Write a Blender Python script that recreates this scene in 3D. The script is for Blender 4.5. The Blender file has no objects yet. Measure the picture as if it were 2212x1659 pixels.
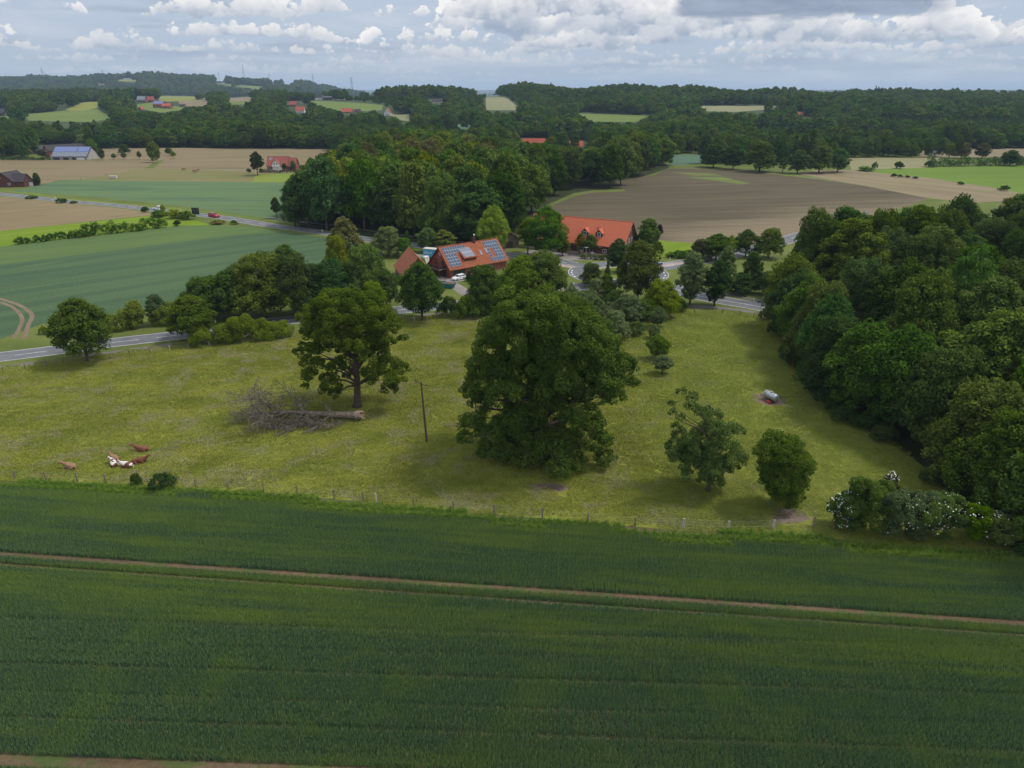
import bpy, math, random
import numpy as np
from mathutils import Vector, Matrix, noise as mnoise
from mathutils.geometry import delaunay_2d_cdt
R = math.radians
random.seed(7)
sc = bpy.context.scene
COL = sc.collection

# ---------------------------------------------------------------- camera, sky, sun, exposure
CAMH, PITCH, F = 52.0, R(22.5), 1535.0          # F in pixels of a 2212 px wide frame
cam = bpy.data.objects.new('camera', bpy.data.cameras.new('camera'))
COL.objects.link(cam)
cam.location = (0, 0, CAMH)
cam.rotation_euler = (R(90) - PITCH, 0, 0)
cam.data.sensor_width = 36.0
cam.data.lens = F / 2212 * 36
cam.data.clip_start = 0.5
cam.data.clip_end = 60000
sc.camera = cam
sc.view_settings.view_transform = 'Standard'
sc.view_settings.look = 'None'
sc.view_settings.gamma = 1
sc.view_settings.exposure = 0.36
sc.cycles.use_denoising = True
sc.cycles.max_bounces = 6
sc.cycles.diffuse_bounces = 3
sc.cycles.transmission_bounces = 3
sc.cycles.transparent_max_bounces = 6
sc.cycles.volume_bounces = 0
SUN_EL, SUN_AZ = R(60), R(82)                   # azimuth clockwise from the view direction: high on the right
sun = bpy.data.objects.new('sun', bpy.data.lights.new('sun', 'SUN'))
COL.objects.link(sun)
sun.data.energy = 2.1
sun.data.angle = R(11)
sun.data.color = (1.0, 0.96, 0.9)
sd = Vector((math.sin(SUN_AZ) * math.cos(SUN_EL), math.cos(SUN_AZ) * math.cos(SUN_EL), math.sin(SUN_EL)))
sun.rotation_euler = sd.to_track_quat('Z', 'Y').to_euler()


class N:                                         # a tiny expression layer over shader math nodes
    def __init__(s, nt, sock): s.nt, s.s = nt, sock
    def _m(s, op, *o, clamp=False):
        n = s.nt.nodes.new('ShaderNodeMath'); n.operation = op; n.use_clamp = clamp
        for i, x in enumerate((s,) + o):
            if isinstance(x, N): s.nt.links.new(x.s, n.inputs[i])
            else: n.inputs[i].default_value = x
        return N(s.nt, n.outputs[0])
    def __add__(s, o): return s._m('ADD', o)
    __radd__ = __add__
    def __sub__(s, o): return s._m('SUBTRACT', o)
    def __rsub__(s, o): return (s * -1.0) + o
    def __mul__(s, o): return s._m('MULTIPLY', o)
    __rmul__ = __mul__
    def __truediv__(s, o): return s._m('DIVIDE', o)
    def pow(s, o): return s._m('POWER', o)
    def exp(s): return s._m('EXPONENT')
    def max(s, o): return s._m('MAXIMUM', o)
    def min(s, o): return s._m('MINIMUM', o)
    def abs(s): return s._m('ABSOLUTE')
    def sin(s): return s._m('SINE')
    def clamp(s): return s._m('ADD', 0.0, clamp=True)
    def step(s, a, b):                           # smoothstep a..b (a may exceed b)
        n = s.nt.nodes.new('ShaderNodeMapRange'); n.interpolation_type = 'SMOOTHSTEP'
        s.nt.links.new(s.s, n.inputs['Value'])
        if a < b: v = (a, b, 0, 1)
        else: v = (b, a, 1, 0)
        for k, x in zip(('From Min', 'From Max', 'To Min', 'To Max'), v): n.inputs[k].default_value = x
        return N(s.nt, n.outputs['Result'])


def lk(nt, inp, v):
    if isinstance(v, N): nt.links.new(v.s, inp)
    elif hasattr(v, 'links'): nt.links.new(v, inp)
    elif isinstance(v, (tuple, list)) and len(inp.default_value) == 4 and len(v) == 3: inp.default_value = (*v, 1)
    else: inp.default_value = v


def mixc(nt, f, a, b, mode='MIX'):
    n = nt.nodes.new('ShaderNodeMix'); n.data_type = 'RGBA'; n.blend_type = mode
    lk(nt, n.inputs[0], f); lk(nt, n.inputs[6], a); lk(nt, n.inputs[7], b)
    return n.outputs[2]


def vec(nt, x, y, z=0.0):
    n = nt.nodes.new('ShaderNodeCombineXYZ')
    for i, v in enumerate((x, y, z)): lk(nt, n.inputs[i], v)
    return n.outputs[0]


def fbm(nt, v, scale, detail=4, rough=0.5, dist=0.0, dim='3D', lac=2.0):
    n = nt.nodes.new('ShaderNodeTexNoise'); n.noise_dimensions = dim
    nt.links.new(v, n.inputs['Vector'])
    n.inputs['Scale'].default_value = scale; n.inputs['Detail'].default_value = detail
    n.inputs['Roughness'].default_value = rough; n.inputs['Distortion'].default_value = dist
    n.inputs['Lacunarity'].default_value = lac
    return N(nt, n.outputs[0])


def build_world():
    w = bpy.data.worlds.new('World'); sc.world = w; w.use_nodes = True
    nt = w.node_tree; nt.nodes.clear()
    tc = nt.nodes.new('ShaderNodeTexCoord'); sp = nt.nodes.new('ShaderNodeSeparateXYZ')
    nt.links.new(tc.outputs['Generated'], sp.inputs[0]); z = N(nt, sp.outputs[2])
    sky = nt.nodes.new('ShaderNodeTexSky'); sky.sky_type = 'NISHITA'; sky.sun_disc = False
    sky.sun_elevation = SUN_EL; sky.sun_rotation = SUN_AZ; sky.air_density = 1.3; sky.dust_density = 2.0
    skyc = mixc(nt, 1.0, sky.outputs[0], (0.11, 0.11, 0.11), 'MULTIPLY')
    n = fbm(nt, tc.outputs['Generated'], 2.2, 2, 0.5).step(.4, .62)            # broken cloud cover overhead
    cl = mixc(nt, n, (.46, .53, .64), (.86, .87, .89))
    col = mixc(nt, .72, skyc, cl)
    col = mixc(nt, z.step(0.0, -0.02), col, (0.24, 0.28, 0.30))
    bg = nt.nodes.new('ShaderNodeBackground'); nt.links.new(col, bg.inputs[0]); bg.inputs[1].default_value = 1.05
    out = nt.nodes.new('ShaderNodeOutputWorld'); nt.links.new(bg.outputs[0], out.inputs[0])
    w.cycles.sampling_method = 'MANUAL'; w.cycles.sample_map_resolution = 256


def build_sky():
    """the visible band of cloudy sky: a far wall standing 42 km off, all round the front of the place"""
    RS = 42000.0; v, f = [], []; na, ne = 56, 10
    for i in range(na + 1):
        for j in range(ne + 1):
            a = R(-70 + 140 * i / na); e = R(-1.2 + 17.2 * j / ne)
            v.append((RS * math.sin(a), RS * math.cos(a), CAMH + RS * math.tan(e)))
    for i in range(na):
        for j in range(ne): k = i * (ne + 1) + j; f.append((k, k + 1, k + ne + 2, k + ne + 1))
    me = bpy.data.meshes.new('sky'); me.from_pydata(v, [], f); me.update()
    o = bpy.data.objects.new('sky', me); COL.objects.link(o); o['kind'] = 'structure'
    m = bpy.data.materials.new('cloudy_sky'); m.use_nodes = True; nt = m.node_tree; nt.nodes.clear(); me.materials.append(m)
    sp = nt.nodes.new('ShaderNodeSeparateXYZ'); nt.links.new(nt.nodes.new('ShaderNodeNewGeometry').outputs['Position'], sp.inputs[0])
    x, y, z = (N(nt, sp.outputs[i]) for i in range(3))
    az = x._m('ARCTAN2', y); el = ((z - CAMH) / RS)._m('ARCTANGENT')
    g = lambda cx, cy, sx, sy: ((((az - cx) / sx) * ((az - cx) / sx) + ((el - cy) / sy) * ((el - cy) / sy)) * -1.0).exp()
    # grey blue veil with soft flat streaks
    n1 = fbm(nt, vec(nt, az * 4.0, el * 26.0, 3.3), 1.6, 8, 0.58, 0.25)
    base = mixc(nt, el.step(0.0, 0.10), (0.45, 0.535, 0.635), (0.50, 0.59, 0.715))
    base = mixc(nt, n1.step(0.46, 0.68) * 0.6, base, (0.62, 0.67, 0.755))
    n2 = fbm(nt, vec(nt, az * 3.6, el * 34.0, 9.1), 1.5, 7, 0.55, 0.3)
    base = mixc(nt, n2.step(0.50, 0.68) * el.step(0.008, 0.04) * 0.75, base, (0.385, 0.45, 0.57))
    fine = fbm(nt, vec(nt, az * 60.0, el * 75.0, 2.0), 1.0, 7, 0.62)
    def bank_row(col, e0, H, k, bias, seed, white, shade, amt, soft=.10):
        """one distance row of cumulus: flat grey base at e0, lumpy bright top"""
        prof = fbm(nt, vec(nt, az * (1.0 / (H * k)), seed, 0), 1.0, 3, 0.55)
        q = vec(nt, az / H, el * (1.25 / H), seed * 3.1)
        wv = nt.nodes.new('ShaderNodeVectorMath'); wv.operation = 'ADD'; sv = nt.nodes.new('ShaderNodeVectorMath'); sv.operation = 'SCALE'; sv.inputs[3].default_value = .30
        nf = nt.nodes.new('ShaderNodeTexNoise'); nt.links.new(q, nf.inputs['Vector']); nf.inputs['Scale'].default_value = 3.0; nf.inputs['Detail'].default_value = 3
        nt.links.new(nf.outputs[1], sv.inputs[0]); nt.links.new(q, wv.inputs[0]); nt.links.new(sv.outputs[0], wv.inputs[1])
        pf = 0.0
        for s_, a_ in ((1.7, .55), (4.2, .30), (9.5, .15)):
            vo = nt.nodes.new('ShaderNodeTexVoronoi'); vo.feature = 'SMOOTH_F1'; vo.inputs['Smoothness'].default_value = .25
            nt.links.new(wv.outputs[0], vo.inputs['Vector']); vo.inputs['Scale'].default_value = s_
            pf = (0.55 - N(nt, vo.outputs['Distance'])) * (2.0 * a_) + pf
        t = (el - e0 - (fbm(nt, vec(nt, az * 7.0, seed, 5.0), 1.0, 2, .5) - .5) * (H * 1.1)) / H
        edge = (prof - 0.5 + bias) * 3.2 + pf * .55 + (fine - .5) * .25
        inside = edge - t
        cov = inside.step(0.0, soft) * (t + (fine - .5) * .35 + pf * .06).step(-.02, .05)
        lit = (t / edge.max(.15)).step(-.15, 1.0) * .60 + pf.step(-.30, .40) * .62 - (inside.step(.10, .8)) * .26
        c = mixc(nt, lit.clamp(), shade, white)
        return mixc(nt, cov * amt, col, c)
    col = base
    far_w, far_s = (.72, .725, .745), (.50, .56, .655)
    one = el * 0.0
    col = bank_row(col, .010, .012, 7.0, one + .05, 3.7, far_w, far_s, .40, .5)
    col = bank_row(col, .020, .016, 6.0, one + .06, 11.3, far_w, far_s, .50, .4)
    col = bank_row(col, .031, .022, 5.0, one + .05 + g(.3, .03, .4, 1) * .05, 21.9, (.77, .765, .77), (.45, .52, .63), .62, .3)
    col = bank_row(col, .042, .032, 4.0, one + .05 + g(.25, .035, .45, 1) * .07, 34.1, (.84, .83, .825), (.41, .48, .595), .78, .2)
    col = bank_row(col, .053, .042, 3.2, one - .01 + g(.22, .05, .36, 1) * .16, 47.7, (.91, .90, .885), (.38, .45, .565), .90, .12)
    col = bank_row(col, .062, .080, 1.7, one - .12 + g(.05, .08, .16, 1) * .30 + g(.42, .08, .20, 1) * .17, 58.3, (.98, .965, .95), (.36, .43, .55), .97, .06)
    col = bank_row(col, .083, .050, 2.8, one - .01 + g(-.25, .09, .08, 1) * .15 + g(.1, .09, .12, 1) * .2 + g(-.55, .1, .2, 1) * .08, 71.5, (.94, .93, .92), (.38, .45, .56), .92, .10)
    col = bank_row(col, .125, .07, 2.0, one + .05, 83.5, (.9, .9, .9), (.42, .48, .58), .9, .1)
    # broad dark cloud bases at the upper right
    dn = fbm(nt, vec(nt, az * 6.0, el * 26.0, 5.0), 1.6, 7, 0.58)
    e3 = el + (dn - 0.5) * 0.035
    bank = lambda a0, a1, b0, b1, e0: (az + (dn - .5) * .06).step(a0, a1) * (az + (dn - .5) * .06).step(b1, b0) * e3.step(e0, e0 + .008)
    dk = bank(.19, .215, .46, .53, .0765).max(bank(.545, .60, 2, 3, .089)) * el.step(0.24, 0.15)
    col = mixc(nt, dk * 0.96, col, mixc(nt, dn.step(0.3, 0.7), (0.23, 0.29, 0.40), (0.36, 0.43, 0.55)))
    em = nt.nodes.new('ShaderNodeEmission'); nt.links.new(col, em.inputs[0]); em.inputs[1].default_value = 1.0 * SKYB
    out = nt.nodes.new('ShaderNodeOutputMaterial'); nt.links.new(em.outputs[0], out.inputs[0]); m.cycles.emission_sampling = 'NONE'
CT0, CT1, SKYB = .50, .50, .78
build_sky()
build_world()

# ---------------------------------------------------------------- terrain height and the view ray
def S(a, b, t):
    t = np.clip((t - a) / (b - a), 0, 1); return t * t * (3 - 2 * t)


def zf(X, Y):
    X = np.asarray(X, float); Y = np.asarray(Y, float)
    a = X / np.maximum(Y, 1)
    amp = np.interp(a, [-2, -.7, -.4, -.2, -.1, .1, .4, .6, .8, 2], [28, 29, 30, 36, 39, 38.5, 36, 29, 20, 18])
    z = S(720, 1600, Y) * amp * (1 - .8 * S(1750, 2400, Y))
    z = z + (3 * np.sin(X / 170 + 1) * np.sin(Y / 210) + 1.8 * np.sin(X / 90 + Y / 130)) * S(720, 1050, Y) * (1 - S(5200, 6500, Y))
    h = np.interp(a, [-2, -.7, -.55, -.4, -.31, -.27, -.22, -.17], [96, 95, 88, 86, 72, 60, 26, 0])
    z = z + (3.5 * np.sin(X / 55 + 2 * np.sin(X / 170)) + 2.5 * np.sin(X / 31 + 1)) * S(1400, 1600, Y) * (1 - S(2000, 2600, Y))
    z = z + h * S(2700, 4200, Y) * (1 - .6 * S(4700, 6500, Y))
    z = z + (9 * np.sin(X / 260 + 2) + 5 * np.sin(X / 110) + 6 * np.sin(Y / 190 + X / 300)) * S(3000, 3900, Y) * (1 - S(5200, 6500, Y)) * (h > 1)
    z = z + np.interp(a, [.3, .42, 2], [0, 1, 1]) * 44 * S(7500, 10500, Y)
    return z


CP, SP = math.cos(PITCH), math.sin(PITCH)
def ray(px, py):
    x = (px - 1106) / F; y = (829.5 - py) / F
    return x, CP + y * SP, -SP + y * CP


def at(px, py):                                  # ground point seen at a pixel of the 2212 px picture
    dx, dy, dz = ray(px, py)
    if dz < 0:
        t = -CAMH / dz
        if t * dy < 715: return Vector((t * dx, t * dy, 0))
    t = 650.0
    while t < 14000:
        t2 = t + max(6, t * .006)
        if CAMH + t2 * dz < float(zf(t2 * dx, t2 * dy)):
            a, b = t, t2
            for _ in range(14):
                m_ = (a + b) / 2
                if CAMH + m_ * dz < float(zf(m_ * dx, m_ * dy)): b = m_
                else: a = m_
            return Vector((b * dx, b * dy, float(zf(b * dx, b * dy))))
        t = t2
    return Vector((t * dx, t * dy, 0))


def onY(px, py, Y):                              # point on the view ray at a given distance
    dx, dy, dz = ray(px, py); t = Y / dy
    return Vector((t * dx, Y, CAMH + t * dz))


def depth(P): return P.y * CP + (CAMH - P.z) * SP
def proj(P):
    d = depth(P); up = (P.y) * SP + (P.z - CAMH) * CP
    return 1106 + F * P.x / d, 829.5 - F * up / d


def smooth_line(pts, step=4.0):
    P = [Vector((p[0], p[1])) for p in pts]; P = [P[0] * 2 - P[1]] + P + [P[-1] * 2 - P[-2]]
    out = []
    for i in range(1, len(P) - 2):
        n = max(2, int((P[i + 1] - P[i]).length / step))
        for k in range(n):
            t = k / n; a, b, c, d = P[i - 1], P[i], P[i + 1], P[i + 2]
            out.append(.5 * ((2 * b) + (c - a) * t + (2 * a - 5 * b + 4 * c - d) * t * t + (3 * b - a - 3 * c + d) * t ** 3))
    out.append(P[-2]); return out


def offset_line(L, d):
    o = []
    for i, p in enumerate(L):
        t = (L[min(i + 1, len(L) - 1)] - L[max(i - 1, 0)]).normalized()
        o.append(p + Vector((-t.y, t.x)) * d)
    return o


def inpoly(P, x, y):
    c = False; j = len(P) - 1
    for i in range(len(P)):
        if (P[i][1] > y) != (P[j][1] > y) and x < (P[j][0] - P[i][0]) * (y - P[i][1]) / (P[j][1] - P[i][1]) + P[i][0]: c = not c
        j = i
    return c


# ---------------------------------------------------------------- tagging and mesh helpers
def tag(o, label=None, cat=None, group=None, kind=None):
    for k, v in (('label', label), ('category', cat), ('group', group), ('kind', kind)):
        if v: o[k] = v
    return o


def empty(name, loc, rz=0.0, **kw):
    o = bpy.data.objects.new(name, None); COL.objects.link(o)
    o.location = loc; o.rotation_euler = (0, 0, rz); o.empty_display_size = 0.5
    return tag(o, **kw)


class MB:                                        # collects simple solids into one mesh
    def __init__(s): s.v, s.f, s.mi = [], [], []
    def face(s, pts, mi=0):
        b = len(s.v); s.v += [tuple(p) for p in pts]; s.f.append(tuple(range(b, b + len(pts)))); s.mi.append(mi); return s
    def box(s, x0, x1, y0, y1, z0, z1, mi=0, M=None):
        b = len(s.v)
        for p in ((x0, y0, z0), (x1, y0, z0), (x1, y1, z0), (x0, y1, z0), (x0, y0, z1), (x1, y0, z1), (x1, y1, z1), (x0, y1, z1)):
            s.v.append(tuple(M @ Vector(p)) if M else p)
        for q in ((0, 3, 2, 1), (4, 5, 6, 7), (0, 1, 5, 4), (1, 2, 6, 5), (2, 3, 7, 6), (3, 0, 4, 7)):
            s.f.append(tuple(b + k for k in q)); s.mi.append(mi)
        return s
    def tube(s, pts, rad, n=8, mi=0, caps=True):
        b = len(s.v); pts = [Vector(p) for p in pts]
        if not hasattr(rad, '__len__'): rad = [rad] * len(pts)
        up = Vector((0, 0, 1))
        for i, p in enumerate(pts):
            t = (pts[min(i + 1, len(pts) - 1)] - pts[max(i - 1, 0)]).normalized()
            a = t.cross(up if abs(t.z) < .9 else Vector((1, 0, 0))).normalized(); c = t.cross(a)
            for k in range(n):
                th = 2 * math.pi * k / n
                s.v.append(tuple(p + (a * math.cos(th) + c * math.sin(th)) * rad[i]))
        for i in range(len(pts) - 1):
            for k in range(n):
                s.f.append((b + i * n + k, b + i * n + (k + 1) % n, b + (i + 1) * n + (k + 1) % n, b + (i + 1) * n + k)); s.mi.append(mi)
        if caps:
            s.f.append(tuple(b + k for k in range(n - 1, -1, -1))); s.f.append(tuple(b + (len(pts) - 1) * n + k for k in range(n))); s.mi += [mi, mi]
        return s
    def build(s, name, mat, parent=None, smooth=False, loc=None):
        me = bpy.data.meshes.new(name); me.from_pydata(s.v, [], s.f)
        for m in (mat if isinstance(mat, (list, tuple)) else [mat]): me.materials.append(m)
        me.polygons.foreach_set('material_index', s.mi)
        if smooth: me.polygons.foreach_set('use_smooth', [True] * len(s.f))
        me.update()
        o = bpy.data.objects.new(name, me); COL.objects.link(o)
        if parent: o.parent = parent
        if loc is not None: o.location = loc
        return o


# ---------------------------------------------------------------- materials
def newmat(name):
    m = bpy.data.materials.new(name); m.use_nodes = True; nt = m.node_tree
    nt.nodes.clear()
    out = nt.nodes.new('ShaderNodeOutputMaterial')
    return m, nt, out


def bsdf(nt, out, col, rough=0.8, bump=None, bstr=0.3, bdist=0.1, metal=0.0, spec=0.3):
    b = nt.nodes.new('ShaderNodeBsdfPrincipled')
    lk(nt, b.inputs['Base Color'], col); lk(nt, b.inputs['Roughness'], rough)
    b.inputs['Metallic'].default_value = metal; b.inputs['Specular IOR Level'].default_value = spec
    if bump is not None:
        bn = nt.nodes.new('ShaderNodeBump'); bn.inputs['Strength'].default_value = bstr; bn.inputs['Distance'].default_value = bdist
        lk(nt, bn.inputs['Height'], bump); nt.links.new(bn.outputs[0], b.inputs['Normal'])
    nt.links.new(b.outputs[0], out.inputs[0]); return b


def posn(nt):
    return nt.nodes.new('ShaderNodeNewGeometry').outputs['Position']


def rot(nt, p, ang, sx=1.0, sy=1.0):             # rotate the plan by -ang, then scale
    a = nt.nodes.new('ShaderNodeMapping'); a.inputs['Rotation'].default_value = (0, 0, -ang); nt.links.new(p, a.inputs[0])
    b = nt.nodes.new('ShaderNodeMapping'); b.inputs['Scale'].default_value = (sx, sy, 1); nt.links.new(a.outputs[0], b.inputs[0])
    return b.outputs[0]


def plain(name, col, rough=0.6, var=0.12, scale=2.0, metal=0.0, spec=0.4, obj=True):
    m, nt, out = newmat(name)
    p = nt.nodes.new('ShaderNodeTexCoord').outputs['Object'] if obj else posn(nt)
    n = fbm(nt, p, scale, 5, 0.6)
    c = mixc(nt, n.step(.3, .7), tuple(x * (1 - var) for x in col), tuple(min(1, x * (1 + var)) for x in col))
    bsdf(nt, out, c, rough, metal=metal, spec=spec); return m


def field(name, c1, c2, ang=0.0, L=60.0, W=6.0, c3=None, c3w=(.58, .72), fine=.25, row=None, rowc=None, big=150.0, rs=0.25, sunlit=None):
    """ground cover: two colours in bands along ang, a third in patches, fine grain, optional drill rows of spacing row"""
    m, nt, out = newmat(name); p = posn(nt)
    a = fbm(nt, rot(nt, p, ang, 1 / L, 1 / W), 1.0, 5, 0.55)
    b = fbm(nt, p, 1 / big, 4, 0.5)
    c = mixc(nt, (a * .6 + b * .4).step(.38, .62), c1, c2)
    if c3: c = mixc(nt, fbm(nt, rot(nt, p, ang, 2 / L, 1 / W), .8, 6, .6, .4).step(*c3w), c, c3)
    if sunlit:                                      # sunlight through a cloud gap, painted into the soil colour
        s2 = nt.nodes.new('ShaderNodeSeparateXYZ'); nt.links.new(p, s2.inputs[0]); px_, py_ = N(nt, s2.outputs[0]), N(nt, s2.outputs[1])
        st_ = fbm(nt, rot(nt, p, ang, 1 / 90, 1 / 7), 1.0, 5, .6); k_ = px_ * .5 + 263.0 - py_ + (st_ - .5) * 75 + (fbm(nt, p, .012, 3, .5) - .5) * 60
        c = mixc(nt, k_.step(-28, 34) * px_.step(25, 80) * .85, c, sunlit)
    if row:
        sp = nt.nodes.new('ShaderNodeSeparateXYZ'); nt.links.new(rot(nt, p, ang), sp.inputs[0])
        w = (N(nt, sp.outputs[1]) + fbm(nt, rot(nt, p, ang, .02, .1), 1, 2) * row * .6) * (2 * math.pi / row)
        c = mixc(nt, w.sin().step(.1, .95) * rs, c, rowc or tuple(x * .5 for x in c1))
    f1 = fbm(nt, p, 1.6, 8, 0.75)
    g_ = f1.step(.2, .8) * (2 * fine) + (1 - fine)
    mul = nt.nodes.new('ShaderNodeVectorMath'); mul.operation = 'SCALE'; nt.links.new(c, mul.inputs[0]); nt.links.new(g_.s, mul.inputs[3])
    bsdf(nt, out, mul.outputs[0], .95, f1, .5, .35, spec=.1); return m


def asphalt(name, c=(.13, .135, .14)):
    m, nt, out = newmat(name); p = posn(nt)
    col = mixc(nt, fbm(nt, p, .25, 5, .6).step(.3, .7), tuple(x * .82 for x in c), tuple(x * 1.15 for x in c))
    col = mixc(nt, fbm(nt, p, 12, 3, .7).step(.45, .7) * .35, col, tuple(x * .6 for x in c))
    bsdf(nt, out, col, .85, fbm(nt, p, 30, 2), .2, .02); return m


def leafmat(name, dark, light, trans=.25, hue=.03, vr=.6):
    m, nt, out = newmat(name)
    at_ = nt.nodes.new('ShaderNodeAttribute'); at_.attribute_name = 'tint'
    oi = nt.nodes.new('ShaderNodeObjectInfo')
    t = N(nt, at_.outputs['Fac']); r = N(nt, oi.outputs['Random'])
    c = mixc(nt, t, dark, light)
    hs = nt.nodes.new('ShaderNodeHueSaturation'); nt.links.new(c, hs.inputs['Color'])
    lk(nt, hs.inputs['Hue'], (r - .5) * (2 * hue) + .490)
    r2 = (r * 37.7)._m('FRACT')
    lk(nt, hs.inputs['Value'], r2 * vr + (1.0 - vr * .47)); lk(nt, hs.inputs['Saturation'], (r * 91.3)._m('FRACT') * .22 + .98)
    d = nt.nodes.new('ShaderNodeBsdfDiffuse'); nt.links.new(hs.outputs[0], d.inputs[0])
    tr = nt.nodes.new('ShaderNodeBsdfTranslucent'); nt.links.new(mixc(nt, 1.0, hs.outputs[0], (1.1, 1.15, .55), 'MULTIPLY'), tr.inputs[0])
    ms = nt.nodes.new('ShaderNodeMixShader'); ms.inputs[0].default_value = trans
    nt.links.new(d.outputs[0], ms.inputs[1]); nt.links.new(tr.outputs[0], ms.inputs[2])
    nt.links.new(ms.outputs[0], out.inputs[0]); return m


LEAF = {
    'mid': leafmat('leaf_mid_green', (0.041, 0.084, 0.019), (0.131, 0.196, 0.041)),
    'dark': leafmat('leaf_dark_green', (0.028, 0.064, 0.019), (0.089, 0.145, 0.037)),
    'oak': leafmat('leaf_oak', (0.037, 0.074, 0.017), (0.126, 0.182, 0.037), hue=.01, vr=.12),
    'bright': leafmat('leaf_bright_green', (0.070, 0.147, 0.019), (0.178, 0.287, 0.046), .3),
    'yellow': leafmat('leaf_yellow_green', (0.093, 0.147, 0.019), (0.232, 0.279, 0.046), .3, .008),
    'olive': leafmat('leaf_olive', (0.085, 0.093, 0.028), (0.202, 0.194, 0.062), hue=.008),
    'pale': leafmat('leaf_pale_green', (0.070, 0.116, 0.046), (0.178, 0.232, 0.101)),
    'apple': leafmat('leaf_apple', (.045, .090, .024), (.125, .185, .045), hue=.01, vr=.2),
    'fresh': leafmat('leaf_fresh_green', (.035, .080, .014), (.090, .150, .028), hue=.015),
    'purple': leafmat('leaf_purple', (0.046, 0.019, 0.028), (0.101, 0.046, 0.059)),
    'conifer': leafmat('leaf_conifer', (0.023, 0.052, 0.023), (0.065, 0.112, 0.044)),
    'brownish': leafmat('leaf_brownish', (.050, .056, .022), (.105, .110, .042), hue=.008),
}
BARK = plain('bark', (.085, .065, .048), .95, .35, 3.0, spec=.1)
DEADWOOD = plain('dead_wood', (.19, .15, .115), .9, .4, 2.5, spec=.1)

# ---------------------------------------------------------------- ground, fields and roads as one seamless sheet
D2 = lambda pts: [at(*p).xy for p in pts]
ROW = math.atan2(at(2212, 1345).y - at(0, 1195).y, at(2212, 1345).x - at(0, 1195).x)
def dir_of(a, b): A, B = at(*a), at(*b); return math.atan2(B.y - A.y, B.x - A.x)

WHEAT_TOP = [(-260, 1018), (0, 1037), (168, 1043), (300, 1049), (430, 1057), (600, 1068), (780, 1083), (980, 1102), (1180, 1121), (1480, 1147), (1670, 1149), (1800, 1163), (2000, 1185), (2212, 1188), (2500, 1200)]
wt = D2(WHEAT_TOP)
WHEAT = wt + [Vector((180, -40)), Vector((-180, -40))]

ROAD_MAIN = smooth_line(D2([(-700, 850), (-300, 806), (0, 771), (131, 754.6), (235.5, 740.8), (392, 722.7), (549, 700), (670, 687.5), (866, 669), (1010, 655), (1130, 643), (1232, 628), (1262, 613)]))
PATH_MAIN = smooth_line(D2([(-700, 884), (-300, 835), (0, 794), (131, 776.5), (235.5, 762), (340, 747.5), (419, 738), (560, 722), (700, 706), (884, 684), (1000, 672), (1140, 658)]))
ROAD_NW = smooth_line(D2([(-500, 374), (-200, 399), (0, 419), (140, 434), (256, 444), (349, 455), (462, 467.5), (514, 475), (579, 486), (718, 505), (800, 518), (900, 530), (1000, 540), (1097, 550), (1190, 561), (1255, 576)]))
PATH_NW = smooth_line(D2([(579, 469), (660, 480), (740, 489), (830, 503), (920, 514), (1000, 523), (1100, 537)]))
ROAD_NE = smooth_line(D2([(1400, 582), (1441, 574), (1518, 562), (1591, 547), (1640, 535), (1700, 518), (1760, 501), (1830, 485), (1880, 478), (1960, 476), (2100, 478), (2400, 484)]))
ROAD_SE = smooth_line(D2([(1395, 600), (1430, 614), (1475, 630), (1518, 641), (1574, 651), (1641, 662), (1740, 682), (1900, 718), (2100, 770), (2400, 860)]))
PATH_SE = smooth_line(D2([(1330, 665), (1430, 660), (1510, 662), (1574, 667), (1641, 677), (1740, 700), (1900, 742)]))
PATH_SE2 = smooth_line(D2([(1480, 618), (1560, 634), (1600, 641), (1650, 651), (1740, 668), (1900, 700)]))
RC = at(1335, 590).xy; RO, RI = 15.2, 8.6
strip = lambda L, w: offset_line(L, w / 2) + offset_line(L, -w / 2)[::-1]
circ = lambda c, r, n=48, e=1.0: [Vector((c[0] + r * math.cos(2 * math.pi * k / n), c[1] + r * e * math.sin(2 * math.pi * k / n))) for k in range(n)]

a_row2 = dir_of((0, 571), (514, 507)); a_pl = dir_of((1285, 519), (1620, 508))
M = {}
M['grass'] = field('grass_rough', (.085, .115, .024), (.125, .145, .035), c3=(.16, .155, .065), L=30, W=12, big=40)
M['verge'] = field('verge_grass', (.10, .15, .022), (.15, .185, .035), c3=(.17, .16, .07), L=12, W=3, big=30)
M['meadow'] = field('meadow_ground', (.15, .17, .028), (.20, .21, .038), c3=(.20, .19, .09), L=14, W=5, big=35)
M['soil_wheat'] = field('wheat_soil', (.10, .068, .040), (.14, .10, .060), L=8, W=2, ang=ROW, big=20, c3=(.07, .10, .03), c3w=(.48, .62))
M['wheat2'] = field('wheat_field_blue_green', (.052, .094, .046), (.072, .115, .052), a_row2, 90, 5, c3=(.095, .135, .05), fine=.3, row=13, rowc=(.03, .055, .035), big=90, rs=.2)
M['wheat2light'] = field('wheat_field_light', (0.081, 0.128, 0.043), (0.102, 0.149, 0.044), a_row2, 90, 6, c3=(0.060, 0.102, 0.043), fine=.2, big=60)
M['brightgrass'] = field('bright_grass', (0.120, 0.184, 0.011), (0.152, 0.216, 0.018), a_row2, 50, 5, fine=.16)
M['hay'] = field('hay_field', (0.178, 0.135, 0.069), (0.218, 0.168, 0.092), a_row2, 50, 6, c3=(0.139, 0.132, 0.053), c3w=(.56, .7), fine=.2)
M['hay2'] = field('hay_field_far', (0.161, 0.124, 0.065), (0.205, 0.161, 0.090), 0.02, 140, 14, c3=(0.136, 0.127, 0.056), c3w=(.55, .7), fine=.15, big=200)
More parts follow.
